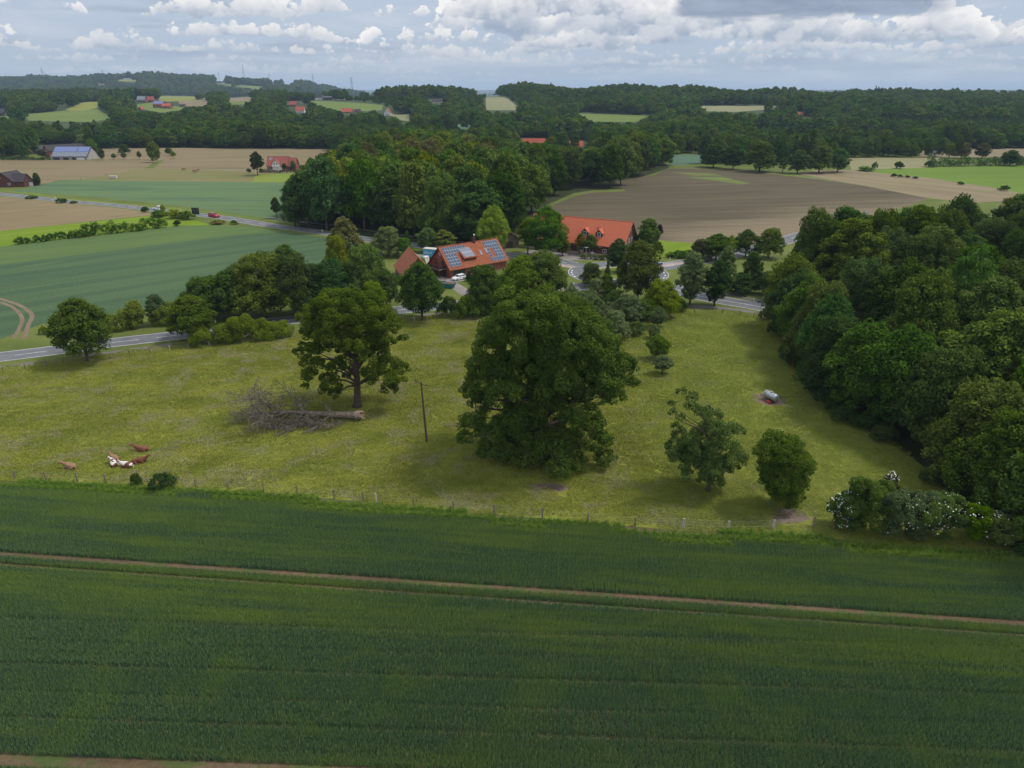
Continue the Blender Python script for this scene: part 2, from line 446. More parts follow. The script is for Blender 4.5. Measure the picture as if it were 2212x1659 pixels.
M['pasture'] = field('pasture_olive', (0.137, 0.133, 0.049), (0.173, 0.158, 0.065), 0.0, 110, 14, c3=(0.202, 0.158, 0.086), fine=.18)
M['barley'] = field('cereal_mid_green', (.085, .138, .060), (.105, .16, .066), dir_of((100, 400), (600, 402)), 160, 9, c3=(.070, .118, .060), c3w=(.5, .62), fine=.15)
M['lawn'] = field('mown_green', (0.136, 0.192, 0.024), (0.176, 0.216, 0.036), 0, 60, 8, fine=.12)
M['plough'] = field('ploughed_soil', (.082, .068, .040), (.115, .095, .056), a_pl, 120, 7, c3=(.075, .060, .040), c3w=(.52, .68), fine=.24, row=3.0, rowc=(.055, .044, .03), big=110, rs=.5, sunlit=(.235, .185, .115))  # last colour paints the sunlit patch at the near edge
M['plough_sunlit'] = field('sunlit_pale_soil', (0.189, 0.143, 0.090), (0.234, 0.176, 0.107), a_pl, 80, 6, c3=(0.123, 0.094, 0.057), c3w=(.55, .7), fine=.2, row=3.0, rowc=(0.098, 0.074, 0.049), rs=.45)  # ploughed soil with sunshine painted in as a paler colour
M['weeds'] = field('weedy_crop', (0.104, 0.152, 0.028), (0.136, 0.184, 0.040), a_pl, 40, 4, c3=(0.128, 0.104, 0.060), c3w=(.47, .6), fine=.2)
M['hayR'] = field('hay_strip_right', (0.184, 0.146, 0.085), (0.224, 0.180, 0.105), dir_of((1850, 400), (2093, 430)), 90, 8, c3=(0.150, 0.146, 0.061), c3w=(.56, .7), fine=.18)
M['greenR'] = field('green_field_right', (0.100, 0.160, 0.022), (0.124, 0.188, 0.029), 0, 120, 12, c3=(0.144, 0.176, 0.036), fine=.12)
M['paleR'] = field('pale_field', (0.194, 0.187, 0.094), (0.238, 0.216, 0.115), 0, 120, 10, c3=(0.158, 0.173, 0.065), fine=.15)
M['teal'] = field('teal_crop', (0.072, 0.128, 0.081), (0.093, 0.153, 0.093), 0, 100, 8, fine=.1)
M['hillgreen'] = field('hill_green', (0.108, 0.151, 0.036), (0.137, 0.173, 0.043), 0, 150, 20, fine=.15)
M['hillyellow'] = field('hill_yellow', (0.175, 0.189, 0.038), (0.210, 0.210, 0.049), 0, 150, 20, fine=.12)
M['hilltan'] = field('hill_tan', (0.180, 0.144, 0.090), (0.216, 0.173, 0.108), 0, 150, 20, c3=(0.144, 0.151, 0.072), fine=.12)
M['hillpale'] = field('hill_pale', (0.180, 0.184, 0.090), (0.217, 0.210, 0.112), 0, 150, 20, fine=.12)
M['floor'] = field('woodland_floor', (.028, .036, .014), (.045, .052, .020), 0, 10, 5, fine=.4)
M['farfloor'] = field('distant_floor', (.035, .055, .022), (.055, .075, .03), 0, 300, 80, fine=.3)
M['asphalt'] = asphalt('asphalt'); M['path'] = asphalt('old_asphalt_path', (.15, .13, .12)); M['yard'] = asphalt('yard_paving', (.22, .20, .175))
M['paving'] = asphalt('pinkish_paving', (.33, .26, .22))
M['dirt'] = field('bare_dirt', (.14, .10, .075), (.20, .15, .12), 0, 3, 2, fine=.3, big=6)
M['track'] = field('track_soil', (0.161, 0.115, 0.077), (0.211, 0.155, 0.108), 0, 3, 2, fine=.3, big=8)

BASE_RIGHT = [(1655, 690), (1690, 745), (1745, 835), (1790, 885), (1900, 945), (1985, 1000), (2060, 1075), (2150, 1150), (2330, 1250), (2600, 1300)]
WOOD_R = D2(BASE_RIGHT + [(2700, 560), (2230, 548), (2100, 562), (1950, 578), (1790, 600), (1700, 618), (1668, 640)])
WOOD_M = D2([(655, 498), (700, 500), (800, 512), (880, 524), (1000, 533), (1090, 540), (1110, 520), (1150, 470), (1185, 441), (1240, 417), (1285, 410), (1345, 408), (1352, 392), (1420, 372), (1446, 362),
             (1430, 345), (1330, 340), (1230, 346), (1120, 350), (1060, 345), (900, 336), (800, 335), (722, 342), (700, 372), (665, 400), (640, 440), (640, 480)])

REG = [  # name, material, world polygon (later ones win)
 ('meadow', 'meadow', D2([(-700, 884), (-300, 835), (0, 794), (235, 762), (419, 738), (560, 722), (884, 684), (1140, 662), (1500, 667), (1641, 677), (1700, 690), (1760, 720)] + BASE_RIGHT[2:]) + wt[::-1]),
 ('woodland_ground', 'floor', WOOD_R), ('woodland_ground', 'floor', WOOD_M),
 ('wheat_field', 'wheat2', D2([(-700, 870), (0, 733), (90, 700), (240, 680), (400, 655), (560, 640), (700, 625), (820, 590), (830, 548), (790, 527), (700, 512), (590, 498), (545, 489), (500, 487), (393, 487), (0, 533), (-600, 606)])),
 ('light_wheat_strip', 'wheat2light', D2([(-600, 606), (0, 533), (393, 487), (500, 487), (560, 492), (600, 503), (514, 507), (0, 571), (-600, 650)])),
 ('grass_strip', 'brightgrass', D2([(-600, 545), (0, 499), (337, 465), (430, 478), (460, 487), (393, 487), (0, 533), (-600, 606)])),
 ('hay_meadow', 'hay', D2([(-600, 350), (0, 424), (116, 436), (279, 452), (337, 463), (0, 499), (-600, 545)])),
 ('cereal_field', 'barley', D2([(20, 414), (75, 402), (127, 389), (628, 394), (640, 400), (630, 440), (625, 476), (600, 477), (560, 470), (430, 450), (300, 435), (180, 424), (70, 416)])),
 ('hay_field', 'hay2', D2([(-500, 340), (0, 344), (340, 346), (314, 363), (175, 387), (127, 389), (90, 398), (0, 400), (-400, 372)])),
 ('pasture', 'pasture', D2([(127, 389), (175, 387), (314, 363), (330, 364), (548, 370), (553, 376), (545, 393.5)])),
 ('mown_lawn', 'lawn', D2([(545, 393.5), (553, 378), (655, 373), (690, 372), (660, 398), (628, 394)])),
 ('far_hay_field', 'hay2', D2([(205, 346), (195, 322), (300, 319), (712, 322), (735, 335), (735, 372), (655, 372), (553, 376), (548, 370), (330, 364), (355, 346)])),
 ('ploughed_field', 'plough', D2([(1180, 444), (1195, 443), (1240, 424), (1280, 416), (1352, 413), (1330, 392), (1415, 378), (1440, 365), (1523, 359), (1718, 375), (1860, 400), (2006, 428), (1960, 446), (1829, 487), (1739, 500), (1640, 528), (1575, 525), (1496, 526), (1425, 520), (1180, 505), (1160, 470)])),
 ('weed_patch', 'weeds', D2([(1444, 364), (1523, 360), (1640, 371), (1718, 376), (1860, 400), (1740, 384), (1600, 369), (1500, 365)])),
 ('weed_patch', 'weeds', D2([(1480, 383), (1560, 382), (1620, 396), (1600, 398), (1530, 388)])),
 ('weed_patch', 'weeds', D2([(1450, 372), (1530, 374), (1560, 379), (1500, 380)])),
 ('grass_wedge', 'brightgrass', D2([(1420, 519), (1496, 525.5), (1575, 525), (1600, 530), (1560, 545), (1485, 549), (1400, 560)])),
 ('hay_strip', 'hayR', D2([(1718, 375), (1760, 368), (1840, 367), (2006, 384), (2168, 409), (2260, 430), (2093, 438), (2006, 428), (1860, 400)])),
 ('green_field', 'greenR', D2([(1850, 368), (1960, 362), (2212, 358), (2600, 355), (2700, 470), (2260, 430), (2168, 409), (2006, 384)])),
 ('pale_field', 'paleR', D2([(1829, 341), (2042, 340), (2010, 362), (1840, 367)])),
 ('teal_field', 'teal', D2([(1451, 334), (1525, 334), (1525, 352), (1444, 358)])),
 ('tan_field', 'hilltan', D2([(1980, 326), (2212, 320), (2500, 318), (2500, 342), (2040, 339), (1990, 338)])),
 ('far_field', 'teal', D2([(1105, 325), (1255, 323), (1235, 346), (1140, 346)])),
 ('hill_field', 'hillpale', D2([(1049.6, 209.6), (1077.5, 208), (1126, 238), (1049.6, 238)])),
 ('hill_field', 'hillgreen', D2([(1248, 244.5), (1407, 250), (1372, 263), (1281, 263)])),
 ('hill_field', 'teal', D2([(884, 265), (1020, 268.5), (1009, 281), (957, 272)])),
 ('hill_field', 'hillgreen', D2([(664, 218), (828, 227), (824, 238), (737, 243), (690, 232)])),
 ('hill_field', 'hilltan', D2([(727, 213.5), (807, 211.5), (780, 216), (727, 216)])),
 ('hill_field', 'hillpale', D2([(840, 245), (884, 247), (884, 262), (855, 258)])),
 ('hill_field', 'hillgreen', D2([(0, 252), (130, 240), (211, 236), (247, 256), (197, 263), (130, 263), (0, 257)])),
 ('hill_field', 'hillyellow', D2([(140, 238), (211, 219), (212, 233), (180, 239)])),
 ('hill_field', 'hillyellow', D2([(318, 207), (435, 208), (448, 213), (395, 219), (345, 219)])),
 ('hill_field', 'hilltan', D2([(385, 219), (451, 214), (448, 229), (390, 230)])),
 ('hill_field', 'hilltan', D2([(495, 212), (548, 209), (545, 218), (495, 219)])),
 ('hill_field', 'hillgreen', D2([(495, 219), (545, 218), (535, 226), (498, 226)])),
 ('hill_field', 'hillgreen', D2([(281, 227), (331, 221), (385, 230), (440, 231), (350, 243), (326, 240)])),
 ('hill_field', 'hillpale', D2([(1516, 229), (1682, 229), (1667, 236), (1588, 242), (1516, 240)])),
 ('hill_field', 'hillgreen', D2([(461, 180), (520, 184), (578, 189), (560, 193), (500, 186)])),
 ('hill_field', 'hillyellow', D2([(240, 176), (262, 171.5), (297, 171.5), (292, 177)])),
 ('hill_field', 'hillyellow', D2([(114, 178), (142, 179), (138, 182), (112, 182)])),
 ('hill_field', 'hilltan', D2([(204, 181), (228, 179.5), (226, 183), (204, 184)])),
 ('hill_field', 'hillgreen', D2([(-60, 157), (50, 159), (42, 165), (-60, 165)])),
 ('hill_field', 'hillgreen', D2([(578, 177), (604, 178), (602, 182), (582, 182)])),
 ('farmyard', 'yard', D2([(1115, 548), (1160, 538), (1240, 546), (1340, 552), (1338, 562), (1235, 562), (1150, 556)])),
 ('driveway', 'yard', D2([(905, 600), (955, 596), (995, 600), (1003, 606), (985, 609), (1006, 622), (1030, 640), (1018, 652), (1000, 640), (975, 622), (940, 618), (905, 615)])),
 ('mud_patch', 'dirt', circ(at(1662, 862).xy, 3.3, 24, .85)),
 ('mud_patch', 'dirt', D2([(1672, 1102), (1700, 1096), (1735, 1104), (1752, 1122), (1715, 1130), (1668, 1134)])),
 ('mud_patch', 'dirt', D2([(1138, 1048), (1170, 1044), (1225, 1046), (1238, 1052), (1215, 1062), (1150, 1058)])),
 ('road', 'asphalt', strip(ROAD_MAIN, 6.9)), ('road', 'asphalt', strip(ROAD_NW, 7.0)), ('road', 'asphalt', strip(ROAD_NE, 8.6)), ('road', 'asphalt', strip(ROAD_SE, 7.6)),
 ('footpath', 'path', strip(PATH_MAIN, 1.9)), ('footpath', 'path', strip(PATH_NW, 2.0)), ('footpath', 'path', strip(PATH_SE, 2.2)), ('footpath', 'path', strip(PATH_SE2, 1.8)),
 ('roundabout_road', 'asphalt', circ(RC, RO, 64)), ('roundabout_paving', 'paving', circ(RC, RI, 48)),
 ('roundabout_island', 'verge', circ(RC, RI - 1.2, 48)),
 ('traffic_island', 'paving', D2([(1190, 570), (1215, 571), (1236, 574), (1252, 577), (1230, 579), (1205, 574)])),
 ('traffic_island', 'paving', D2([(1410, 573), (1440, 569), (1475, 566), (1478, 569), (1450, 575), (1415, 580)])),
 ('traffic_island', 'paving', D2([(1190, 630), (1222, 622), (1246, 618), (1250, 622), (1215, 632), (1192, 634)])),
 ('field_track', 'track', strip(smooth_line(D2([(-10, 642), (40, 658), (62, 672), (70, 684), (62, 700), (52, 732)])), 1.0)),
 ('field_track', 'track', strip(smooth_line(D2([(-10, 650), (25, 662), (46, 682), (46, 700), (30, 731)])), .9)),
]
REG += [('field_edge', 'verge', strip(smooth_line(D2([(-500, 396), (0, 413), (116, 427), (240, 438), (349, 448), (462, 460), (560, 473)])), 3.2))]


def build_ground():
    verts, edges, faces = [], [], []
    def add_poly(P):
        out = []
        if sum(a.x * b.y - b.x * a.y for a, b in zip(P, P[1:] + P[:1])) < 0: P = P[::-1]
        for i, a in enumerate(P):
            b = P[(i + 1) % len(P)]; L = (b - a).length
            far = max(a.y, b.y) > 700
            n = max(1, int(L / 35)) if far else 1
            for k in range(n): out.append(a.lerp(b, k / n))
        i0 = len(verts); verts.extend(out); faces.append(list(range(i0, i0 + len(out))))
    for nme, mt, P in REG: add_poly(P)
    add_poly(WHEAT)
    rng = random.Random(3)
    def grid(y0, y1, st, x0, x1, sx):
        y = y0
        while y < y1:
            x = x0 + rng.random() * sx
            while x < x1: verts.append(Vector((x + rng.uniform(-.2, .2) * sx, y + rng.uniform(-.2, .2) * st))); x += sx
            y += st
    grid(-120, 700, 100, -700, 700, 100)
    grid(715, 2000, 38, -1900, 1900, 60); grid(2000, 2700, 100, -2600, 2600, 200)
    grid(2700, 6500, 110, -6500, 3000, 150); grid(2700, 6500, 500, 3000, 6500, 500); grid(6500, 16000, 500, -14000, 15000, 600)
    for x, y in ((-700, -200), (700, -200), (-2000, 200), (2000, 200), (-16000, 8000), (16000, 8000), (-16000, 17000), (16000, 17000)): verts.append(Vector((x, y)))
    v, e, f, ov, oe, of = delaunay_2d_cdt(verts, edges, faces, 0, 1e-3)
    V = np.array([(p.x, p.y) for p in v]); Z = zf(V[:, 0], V[:, 1]); Z[V[:, 1] < 712] = 0
    names = [r[0] for r in REG] + ['wheat_field_ground']
    mats = [r[1] for r in REG] + ['soil_wheat']
    byr = {}
    for fi, t in enumerate(f):
        k = max(of[fi]) if of[fi] else -1
        if k == -1:
            cy = sum(V[i][1] for i in t) / 3
            k = -2 if cy > 690 else -1
        byr.setdefault(k, []).append(t)
    for k, tris in byr.items():
        idx = sorted({i for t in tris for i in t}); mp = {i: j for j, i in enumerate(idx)}
        nm = names[k] if k >= 0 else ('ground' if k == -1 else 'hills')
        me = bpy.data.meshes.new(nm)
        me.from_pydata([(V[i][0], V[i][1], Z[i]) for i in idx], [], [[mp[i] for i in t] for t in tris])
        me.materials.append(M[mats[k]] if k >= 0 else (M['grass'] if k == -1 else M['farfloor']))
        me.polygons.foreach_set('use_smooth', [True] * len(tris)); me.update()
        o = bpy.data.objects.new(nm, me); COL.objects.link(o); o['kind'] = 'structure'
build_ground()

# ---------------------------------------------------------------- road markings and kerbs
WHITE = plain('road_paint', (.62, .62, .60), .7, .15, 1.5, obj=False)
KERB = plain('kerb_stone', (.42, .41, .39), .85, .15, 3, obj=False)
def markings():
    mb = MB()
    def ribbon(L, w, z=.006):
        a, b = offset_line(L, w / 2), offset_line(L, -w / 2)
        for i in range(len(L) - 1): mb.face([(*b[i], z), (*b[i + 1], z), (*a[i + 1], z), (*a[i], z)])
    def dashes(L, w, on, off, st=0.0):
        acc = -st; cur = []
        P = []
        for i in range(len(L) - 1):
            n = max(1, int((L[i + 1] - L[i]).length / .5))
            P += [L[i].lerp(L[i + 1], k / n) for k in range(n)]
        for i in range(len(P) - 1):
            acc += (P[i + 1] - P[i]).length
            if acc % (on + off) < on: cur.append(P[i])
            elif cur:
                if len(cur) > 2: ribbon(cur[::3] + [cur[-1]] if len(cur) % 3 != 1 else cur[::3], w)
                cur = []
    clip = lambda L: [p for p in L if (p - RC).length > RO + .5]
    far = lambda L: [p for p in L if abs(p.x) < 330]
    for L, w, dl, dw in ((ROAD_MAIN, 6.9, (6, 3), .16), (ROAD_NW, 7.0, (5, 5), .2), (ROAD_NE, 8.6, (4, 4), .16), (ROAD_SE, 7.6, (60, .5), .16)):
        L = far(clip(L))
        ribbon(offset_line(L, w / 2 - .25), .16); ribbon(offset_line(L, -w / 2 + .25), .16); dashes(L, dw, *dl)
    for th in (197, 187, 176, 166, -12, 2, 12, -25):
        c = RC + Vector((math.cos(R(th)), math.sin(R(th)))) * (RO - 1.0); t = Vector((-math.sin(R(th)), math.cos(R(th)))) * .6
        ribbon([c - t, c + t], .4)
    o = mb.build('road_marking', WHITE); o['kind'] = 'structure'
    kb = MB()
    def kerb(P, closed=True, w=.22, h=.12):
        P = list(P) + ([P[0], P[1]] if closed else [])
        a = offset_line(P, w)
        for i in range(len(P) - 1 - (1 if closed else 0)):
            q = [(*P[i], 0), (*P[i + 1], 0), (*a[i + 1], 0), (*a[i], 0)]; u = [(x, y, h) for x, y, _ in q]
            kb.face(u); kb.face([q[0], q[1], u[1], u[0]]); kb.face([q[2], q[3], u[3], u[2]])
    kerb(circ(RC, RI, 48))
    for a0, a1 in ((150, 214), (-40, 16), (52, 128), (238, 330)):
        kerb([RC + Vector((math.cos(R(t)), math.sin(R(t)))) * (RO + .1) for t in np.linspace(a0, a1, 14)], False)
    for nm, mt, P in REG:
        if nm == 'traffic_island': kerb(P)
    o = kb.build('kerb', KERB); o['kind'] = 'structure'
markings()

# ---------------------------------------------------------------- foliage
def leaf_mesh(name, C_, Nn, size, tint, mat, rng, aspect=.72):
    n = len(C_)
    r = rng.normal(size=(n, 3)); T = np.cross(Nn, r); T /= np.linalg.norm(T, axis=1)[:, None] + 1e-9
    B = np.cross(Nn, T); s = size[:, None]
    fold = Nn * s * .18
    q = np.stack([C_ - T * s * .5, C_ - B * s * .5 * aspect - fold, C_ + T * s * .5, C_ + B * s * .5 * aspect - fold], 1)
    me = bpy.data.meshes.new(name)
    me.vertices.add(4 * n); me.loops.add(4 * n); me.polygons.add(n)
    me.vertices.foreach_set('co', q.reshape(-1).astype(np.float32))
    me.loops.foreach_set('vertex_index', np.arange(4 * n, dtype=np.int32))
    me.polygons.foreach_set('loop_start', np.arange(0, 4 * n, 4, dtype=np.int32))
    me.polygons.foreach_set('loop_total', np.full(n, 4, dtype=np.int32))
    a = me.attributes.new('tint', 'FLOAT', 'FACE'); a.data.foreach_set('value', tint.astype(np.float32))
    me.materials.append(mat); me.update(calc_edges=True); me.validate(); return me


def sph(rng, n):
    v = rng.normal(size=(n, 3)); return v / np.linalg.norm(v, axis=1)[:, None]


def leaves_on(lobes, n, lsize, rng, nsub=12, subr=.42, up=.35, jitter=.45, flat=1.0):
    """lobes: rows (x,y,z,r). Every lobe carries smaller clumps, every clump a shell of leaves."""
    L = np.array(lobes, float); k = len(L)
    subs, sr, st = [], [], []
    for i in range(k):
        d = sph(rng, nsub); d[:, 2] = np.abs(d[:, 2]) * .95 - .35 * (rng.random(nsub) < .45)
        d /= np.linalg.norm(d, axis=1)[:, None]
        subs.append(L[i, :3] + d * L[i, 3] * rng.uniform(.62, .95, (nsub, 1)) * np.array([1, 1, flat])); sr.append(L[i, 3] * subr * rng.uniform(.7, 1.2, nsub))
        st.append(np.full(nsub, rng.uniform(-.14, .14)) + rng.uniform(-.1, .1, nsub))
    subs = np.vstack(subs); sr = np.concatenate(sr); st = np.concatenate(st)
    w = sr ** 2; idx = rng.choice(len(subs), n, p=w / w.sum())
    d = sph(rng, n); rr = rng.uniform(.55, 1.08, n) ** .6
    P = subs[idx] + d * (sr[idx] * rr)[:, None] * np.array([1, 1, flat])
    keep = np.ones(n, bool)
    for i in range(k):                                            # drop what nobody could see deep inside a lobe
        keep &= np.linalg.norm(P - L[i, :3], axis=1) > L[i, 3] * .52
    P, d, idx = P[keep], d[keep], idx[keep]; m = len(P)
    Nn = d * .55 + np.array([0, 0, up]) + rng.normal(size=(m, 3)) * jitter; Nn /= np.linalg.norm(Nn, axis=1)[:, None]
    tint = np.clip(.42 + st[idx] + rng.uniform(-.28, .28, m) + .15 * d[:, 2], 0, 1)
    return P, Nn, lsize * rng.uniform(.6, 1.35, m), tint


def env_lobes(rng, H, Rr, zb, n, prof, rl=(.34, .50), rin=(.25, .72)):
    out = []
    for i in range(n):
        t = (i + .5) / n; t = t ** .9; th = i * 2.39996 + rng.uniform(-.5, .5)
        e = prof(t); rad = Rr * rng.uniform(*rl) * (.55 + .45 * e)
        rr = max(0, Rr * e - rad) * rng.uniform(*rin) ** .5 if i % 4 else max(0, Rr * e - rad)
        z = zb + rad * .7 + (H - zb - rad * 1.65) * t
        out.append((rr * math.cos(th), rr * math.sin(th), z, rad))
    return out


P_round = lambda t: max(.25, math.sin(math.pi * min(1, .18 + .80 * t) ** 1.15)) ** .7
P_oval = lambda t: max(.3, math.sin(math.pi * (.12 + .80 * t))) ** .8
P_cone = lambda t: max(.12, (1 - t) ** .8 * (1 if t > .12 else .75))
P_wide = lambda t: max(.4, math.cos(t * 1.45)) ** .6


def trunk_mesh(name, lobes, H, zb, r0, rng, nb=7, mat=BARK, lean=(0, 0), n=8):
    mb = MB(); top = zb + (H - zb) * .7
    pts = [(lean[0] * t * H + .02 * H * math.sin(t * 7) * t, lean[1] * t * H, t * top) for t in (0, .05, .2, .4, .6, .8, 1)]
    mb.tube(pts, [r0 * 1.35, r0, r0 * .85, r0 * .7, r0 * .5, r0 * .32, r0 * .12], n)
    pick = sorted(lobes, key=lambda l: -l[3])[:nb * 2:2]
    for l in pick:
        z0 = min(top * .85, max(zb * .75, l[2] * .55)); f = z0 / top
        a = Vector((lean[0] * f * H, lean[1] * f * H, z0)); b = Vector(l[:3]); m_ = a.lerp(b, .5) + Vector((0, 0, -.06 * (b - a).length))
        mb.tube([a, m_, b], [r0 * .38, r0 * .24, r0 * .08], 5, caps=False)
    me = bpy.data.meshes.new(name); me.from_pydata(mb.v, [], mb.f); me.materials.append(mat)
    me.polygons.foreach_set('use_smooth', [True] * len(mb.f)); me.update(); return me


PROTO = {}
def proto(key, seed, H, Rr, zb, nl, prof, nleaf, lsize, nsub=12, r0=None, **kw):
    rng = np.random.default_rng(seed)
    lo = env_lobes(rng, H, Rr, zb, nl, prof, kw.get('rl', (.34, .50)))
    P, Nn, s, t = leaves_on(lo, nleaf, lsize, rng, nsub, kw.get('subr', .42), kw.get('up', .35), kw.get('jit', .45))
    P[:, 2] = np.maximum(P[:, 2], .05)
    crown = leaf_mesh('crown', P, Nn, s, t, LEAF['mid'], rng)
    tr = trunk_mesh('trunk', lo, H, zb, r0 or H * .017, rng)
    PROTO[key] = (crown, tr, P[:, 0].max() - P[:, 0].min(), P[:, 2].max())


for i in range(3): proto(f'round{i}', 10 + i, 18, 7.2, 1.2, 26, P_round, 40000, .37, 18, subr=.36)
for i in range(3): proto(f'oval{i}', 20 + i, 19, 5.4, .9, 26, P_oval, 36000, .35, 17, subr=.36)
proto('cone0', 30, 18, 4.2, 1.0, 26, P_cone, 24000, .34, 13)
for i in range(2): proto(f'lime{i}', 34 + i, 14, 4.6, 3.0, 20, P_round, 26000, .32, 15, subr=.38)
for i in range(3): proto(f'wide{i}', 40 + i, 17, 8.6, .8, 32, P_wide, 46000, .38, 18, rl=(.28, .40), subr=.36)
proto('sparse0', 50, 17, 5.0, 2.5, 26, P_oval, 12000, .36, 12, rl=(.2, .32))
for i in range(3): proto(f'bush{i}', 60 + i, 4.0, 3.0, .0, 16, P_wide, 14000, .20, 14, subr=.36)
for i in range(5): proto(f'mid{i}', 70 + i, 18, 7.4, 1.0, 24, (P_round, P_oval, P_wide)[i % 3], 12000, .66, 15, subr=.38)
for i in range(3): proto(f'midbush{i}', 80 + i, 4.0, 3.0, .0, 10, P_wide, 1800, .55, 9)
for i in range(5): proto(f'far{i}', 90 + i, 18, 7.4, .6, 14, (P_round, P_oval, P_wide)[i % 3], 1500, 1.55, 9, subr=.48)
proto('farcone', 97, 20, 4.0, 1.0, 12, P_cone, 700, 1.4, 8)
NTREE = [0]


def plant(key, G, w, h, mat, label, cat='tree', group=None, name='tree', rz=None, tw=None, kind=None):
    cr, tr, pw, ph = PROTO[key]
    root = empty(name, G, random.uniform(0, 6.28) if rz is None else rz, label=label, cat=cat, group=group, kind=kind)
    root.scale = (w / pw, w / pw, h / ph)
    if cat in ('tree',): NTREE[0] += 1
    c = bpy.data.objects.new('crown', cr); COL.objects.link(c); c.parent = root
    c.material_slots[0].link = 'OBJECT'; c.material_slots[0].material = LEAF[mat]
    if cat == 'tree':
        t = bpy.data.objects.new('trunk', tr); COL.objects.link(t); t.parent = root
    return root


def height_at(G, px, ytop):                      # height over G whose top shows at row ytop
    return onY(px, ytop, G.y).z - G.z

def scatter(name, P, rz, scl, idx, objs, kind='stuff', **kw):
    col = bpy.data.collections.new(name + '_kinds')
    for k, o in enumerate(objs): col.objects.link(o)
    me = bpy.data.meshes.new(name); n = len(P)
    me.vertices.add(n); me.vertices.foreach_set('co', np.asarray(P, np.float32).reshape(-1))
    for nm, ty, v, key in (('rz', 'FLOAT', rz, 'value'), ('pick', 'INT', idx, 'value'), ('scl', 'FLOAT_VECTOR', scl, 'vector')):
        a = me.attributes.new(nm, ty, 'POINT'); a.data.foreach_set(key, np.asarray(v, np.int32 if ty == 'INT' else np.float32).reshape(-1))
    o = bpy.data.objects.new(name, me); COL.objects.link(o); tag(o, kind=kind, **kw)
    ng = bpy.data.node_groups.new(name, 'GeometryNodeTree')
    ng.interface.new_socket('Geometry', in_out='INPUT', socket_type='NodeSocketGeometry'); ng.interface.new_socket('Geometry', in_out='OUTPUT', socket_type='NodeSocketGeometry')
    nn = ng.nodes.new; gi, go = nn('NodeGroupInput'), nn('NodeGroupOutput')
    ip = nn('GeometryNodeInstanceOnPoints'); ci = nn('GeometryNodeCollectionInfo')
    ci.inputs[0].default_value = col; ci.inputs['Separate Children'].default_value = True; ci.inputs['Reset Children'].default_value = True
    def attr(nm, ty):
        a = nn('GeometryNodeInputNamedAttribute'); a.data_type = ty; a.inputs[0].default_value = nm; return a.outputs[0]
    cx = nn('ShaderNodeCombineXYZ'); l = ng.links.new
    l(attr('rz', 'FLOAT'), cx.inputs[2]); l(gi.outputs[0], ip.inputs['Points']); l(ci.outputs[0], ip.inputs['Instance'])
    ip.inputs['Pick Instance'].default_value = True; l(attr('pick', 'INT'), ip.inputs['Instance Index'])
    l(cx.outputs[0], ip.inputs['Rotation']); l(attr('scl', 'FLOAT_VECTOR'), ip.inputs['Scale']); l(ip.outputs[0], go.inputs[0])
    md = o.modifiers.new('scatter', 'NODES'); md.node_group = ng
    return o


# ---------------------------------------------------------------- the two old oaks and the apple trees, lobe by lobe
def custom_tree(label, base, lobes, nleaf, lsize, mat, r0, seed, zoom, back=.8, nsub=13, low=None, limbs=8, name='tree', subr=.36, group=None, fat=1.08):
    rng = np.random.default_rng(seed); G = at(*base); ox, oy, k = zoom; L = []
    dpt = depth(G); cx = np.mean([l[0] for l in lobes]); wid = max(abs(l[0] - cx) for l in lobes) * k / F * dpt
    for (lx, ly, lr) in lobes:
        px, py, pr = ox + lx * k, oy + ly * k, lr * k
        rad = pr / F * dpt * fat
        side = min(1, abs(lx - cx) * k / F * dpt / (wid + 1e-6))
        dy = -(1 - side ** 2) ** .5 * wid * rng.uniform(.15, .62)
        P = onY(px, py, G.y + dy)
        P.z = max(P.z, rad * .75)
        L.append((P.x - G.x, P.y - G.y, P.z - G.z, rad))
        if rng.random() < back: L.append((P.x - G.x + rng.uniform(-.5, .5), -(P.y - G.y) * rng.uniform(.6, 1.1) + .5, P.z - G.z, rad * rng.uniform(.8, 1.0)))
    H = max(l[2] + l[3] for l in L)
    P, Nn, s, t = leaves_on(L, nleaf, lsize, rng, nsub, subr, .3, .5, .85)
    ok = P[:, 2] > .15; P, Nn, s, t = P[ok], Nn[ok], s[ok], t[ok]
    root = empty(name, G, label=label, cat='tree', group=group)
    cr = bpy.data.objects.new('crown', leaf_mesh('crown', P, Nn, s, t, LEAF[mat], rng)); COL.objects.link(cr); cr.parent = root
    mb = MB(); zt = H * .72
    pts = [(0.02 * H * math.sin(3 * t_), 0, t_ * zt) for t_ in (0, .04, .15, .35, .6, .8, 1)]
    mb.tube(pts, [r0 * 1.6, r0 * 1.15, r0, r0 * .85, r0 * .6, r0 * .4, r0 * .15], 12)
    for l in L[::max(1, len(L) // (limbs * 3))]:
        z0 = min(zt * .8, max(H * .18, l[2] * .6)); a = Vector((0.02 * H * math.sin(3 * z0 / zt), 0, z0)); b = Vector(l[:3])
        m1 = a.lerp(b, .4) + Vector((0, 0, .08 * (b - a).length)); m2 = a.lerp(b, .75) + Vector((rng.uniform(-.4, .4), rng.uniform(-.4, .4), 0))
        mb.tube([a, m1, m2, b], [r0 * .36, r0 * .25, r0 * .15, r0 * .05], 6, caps=False)
    mb.build('trunk', BARK, root, True); NTREE[0] += 1
    return root

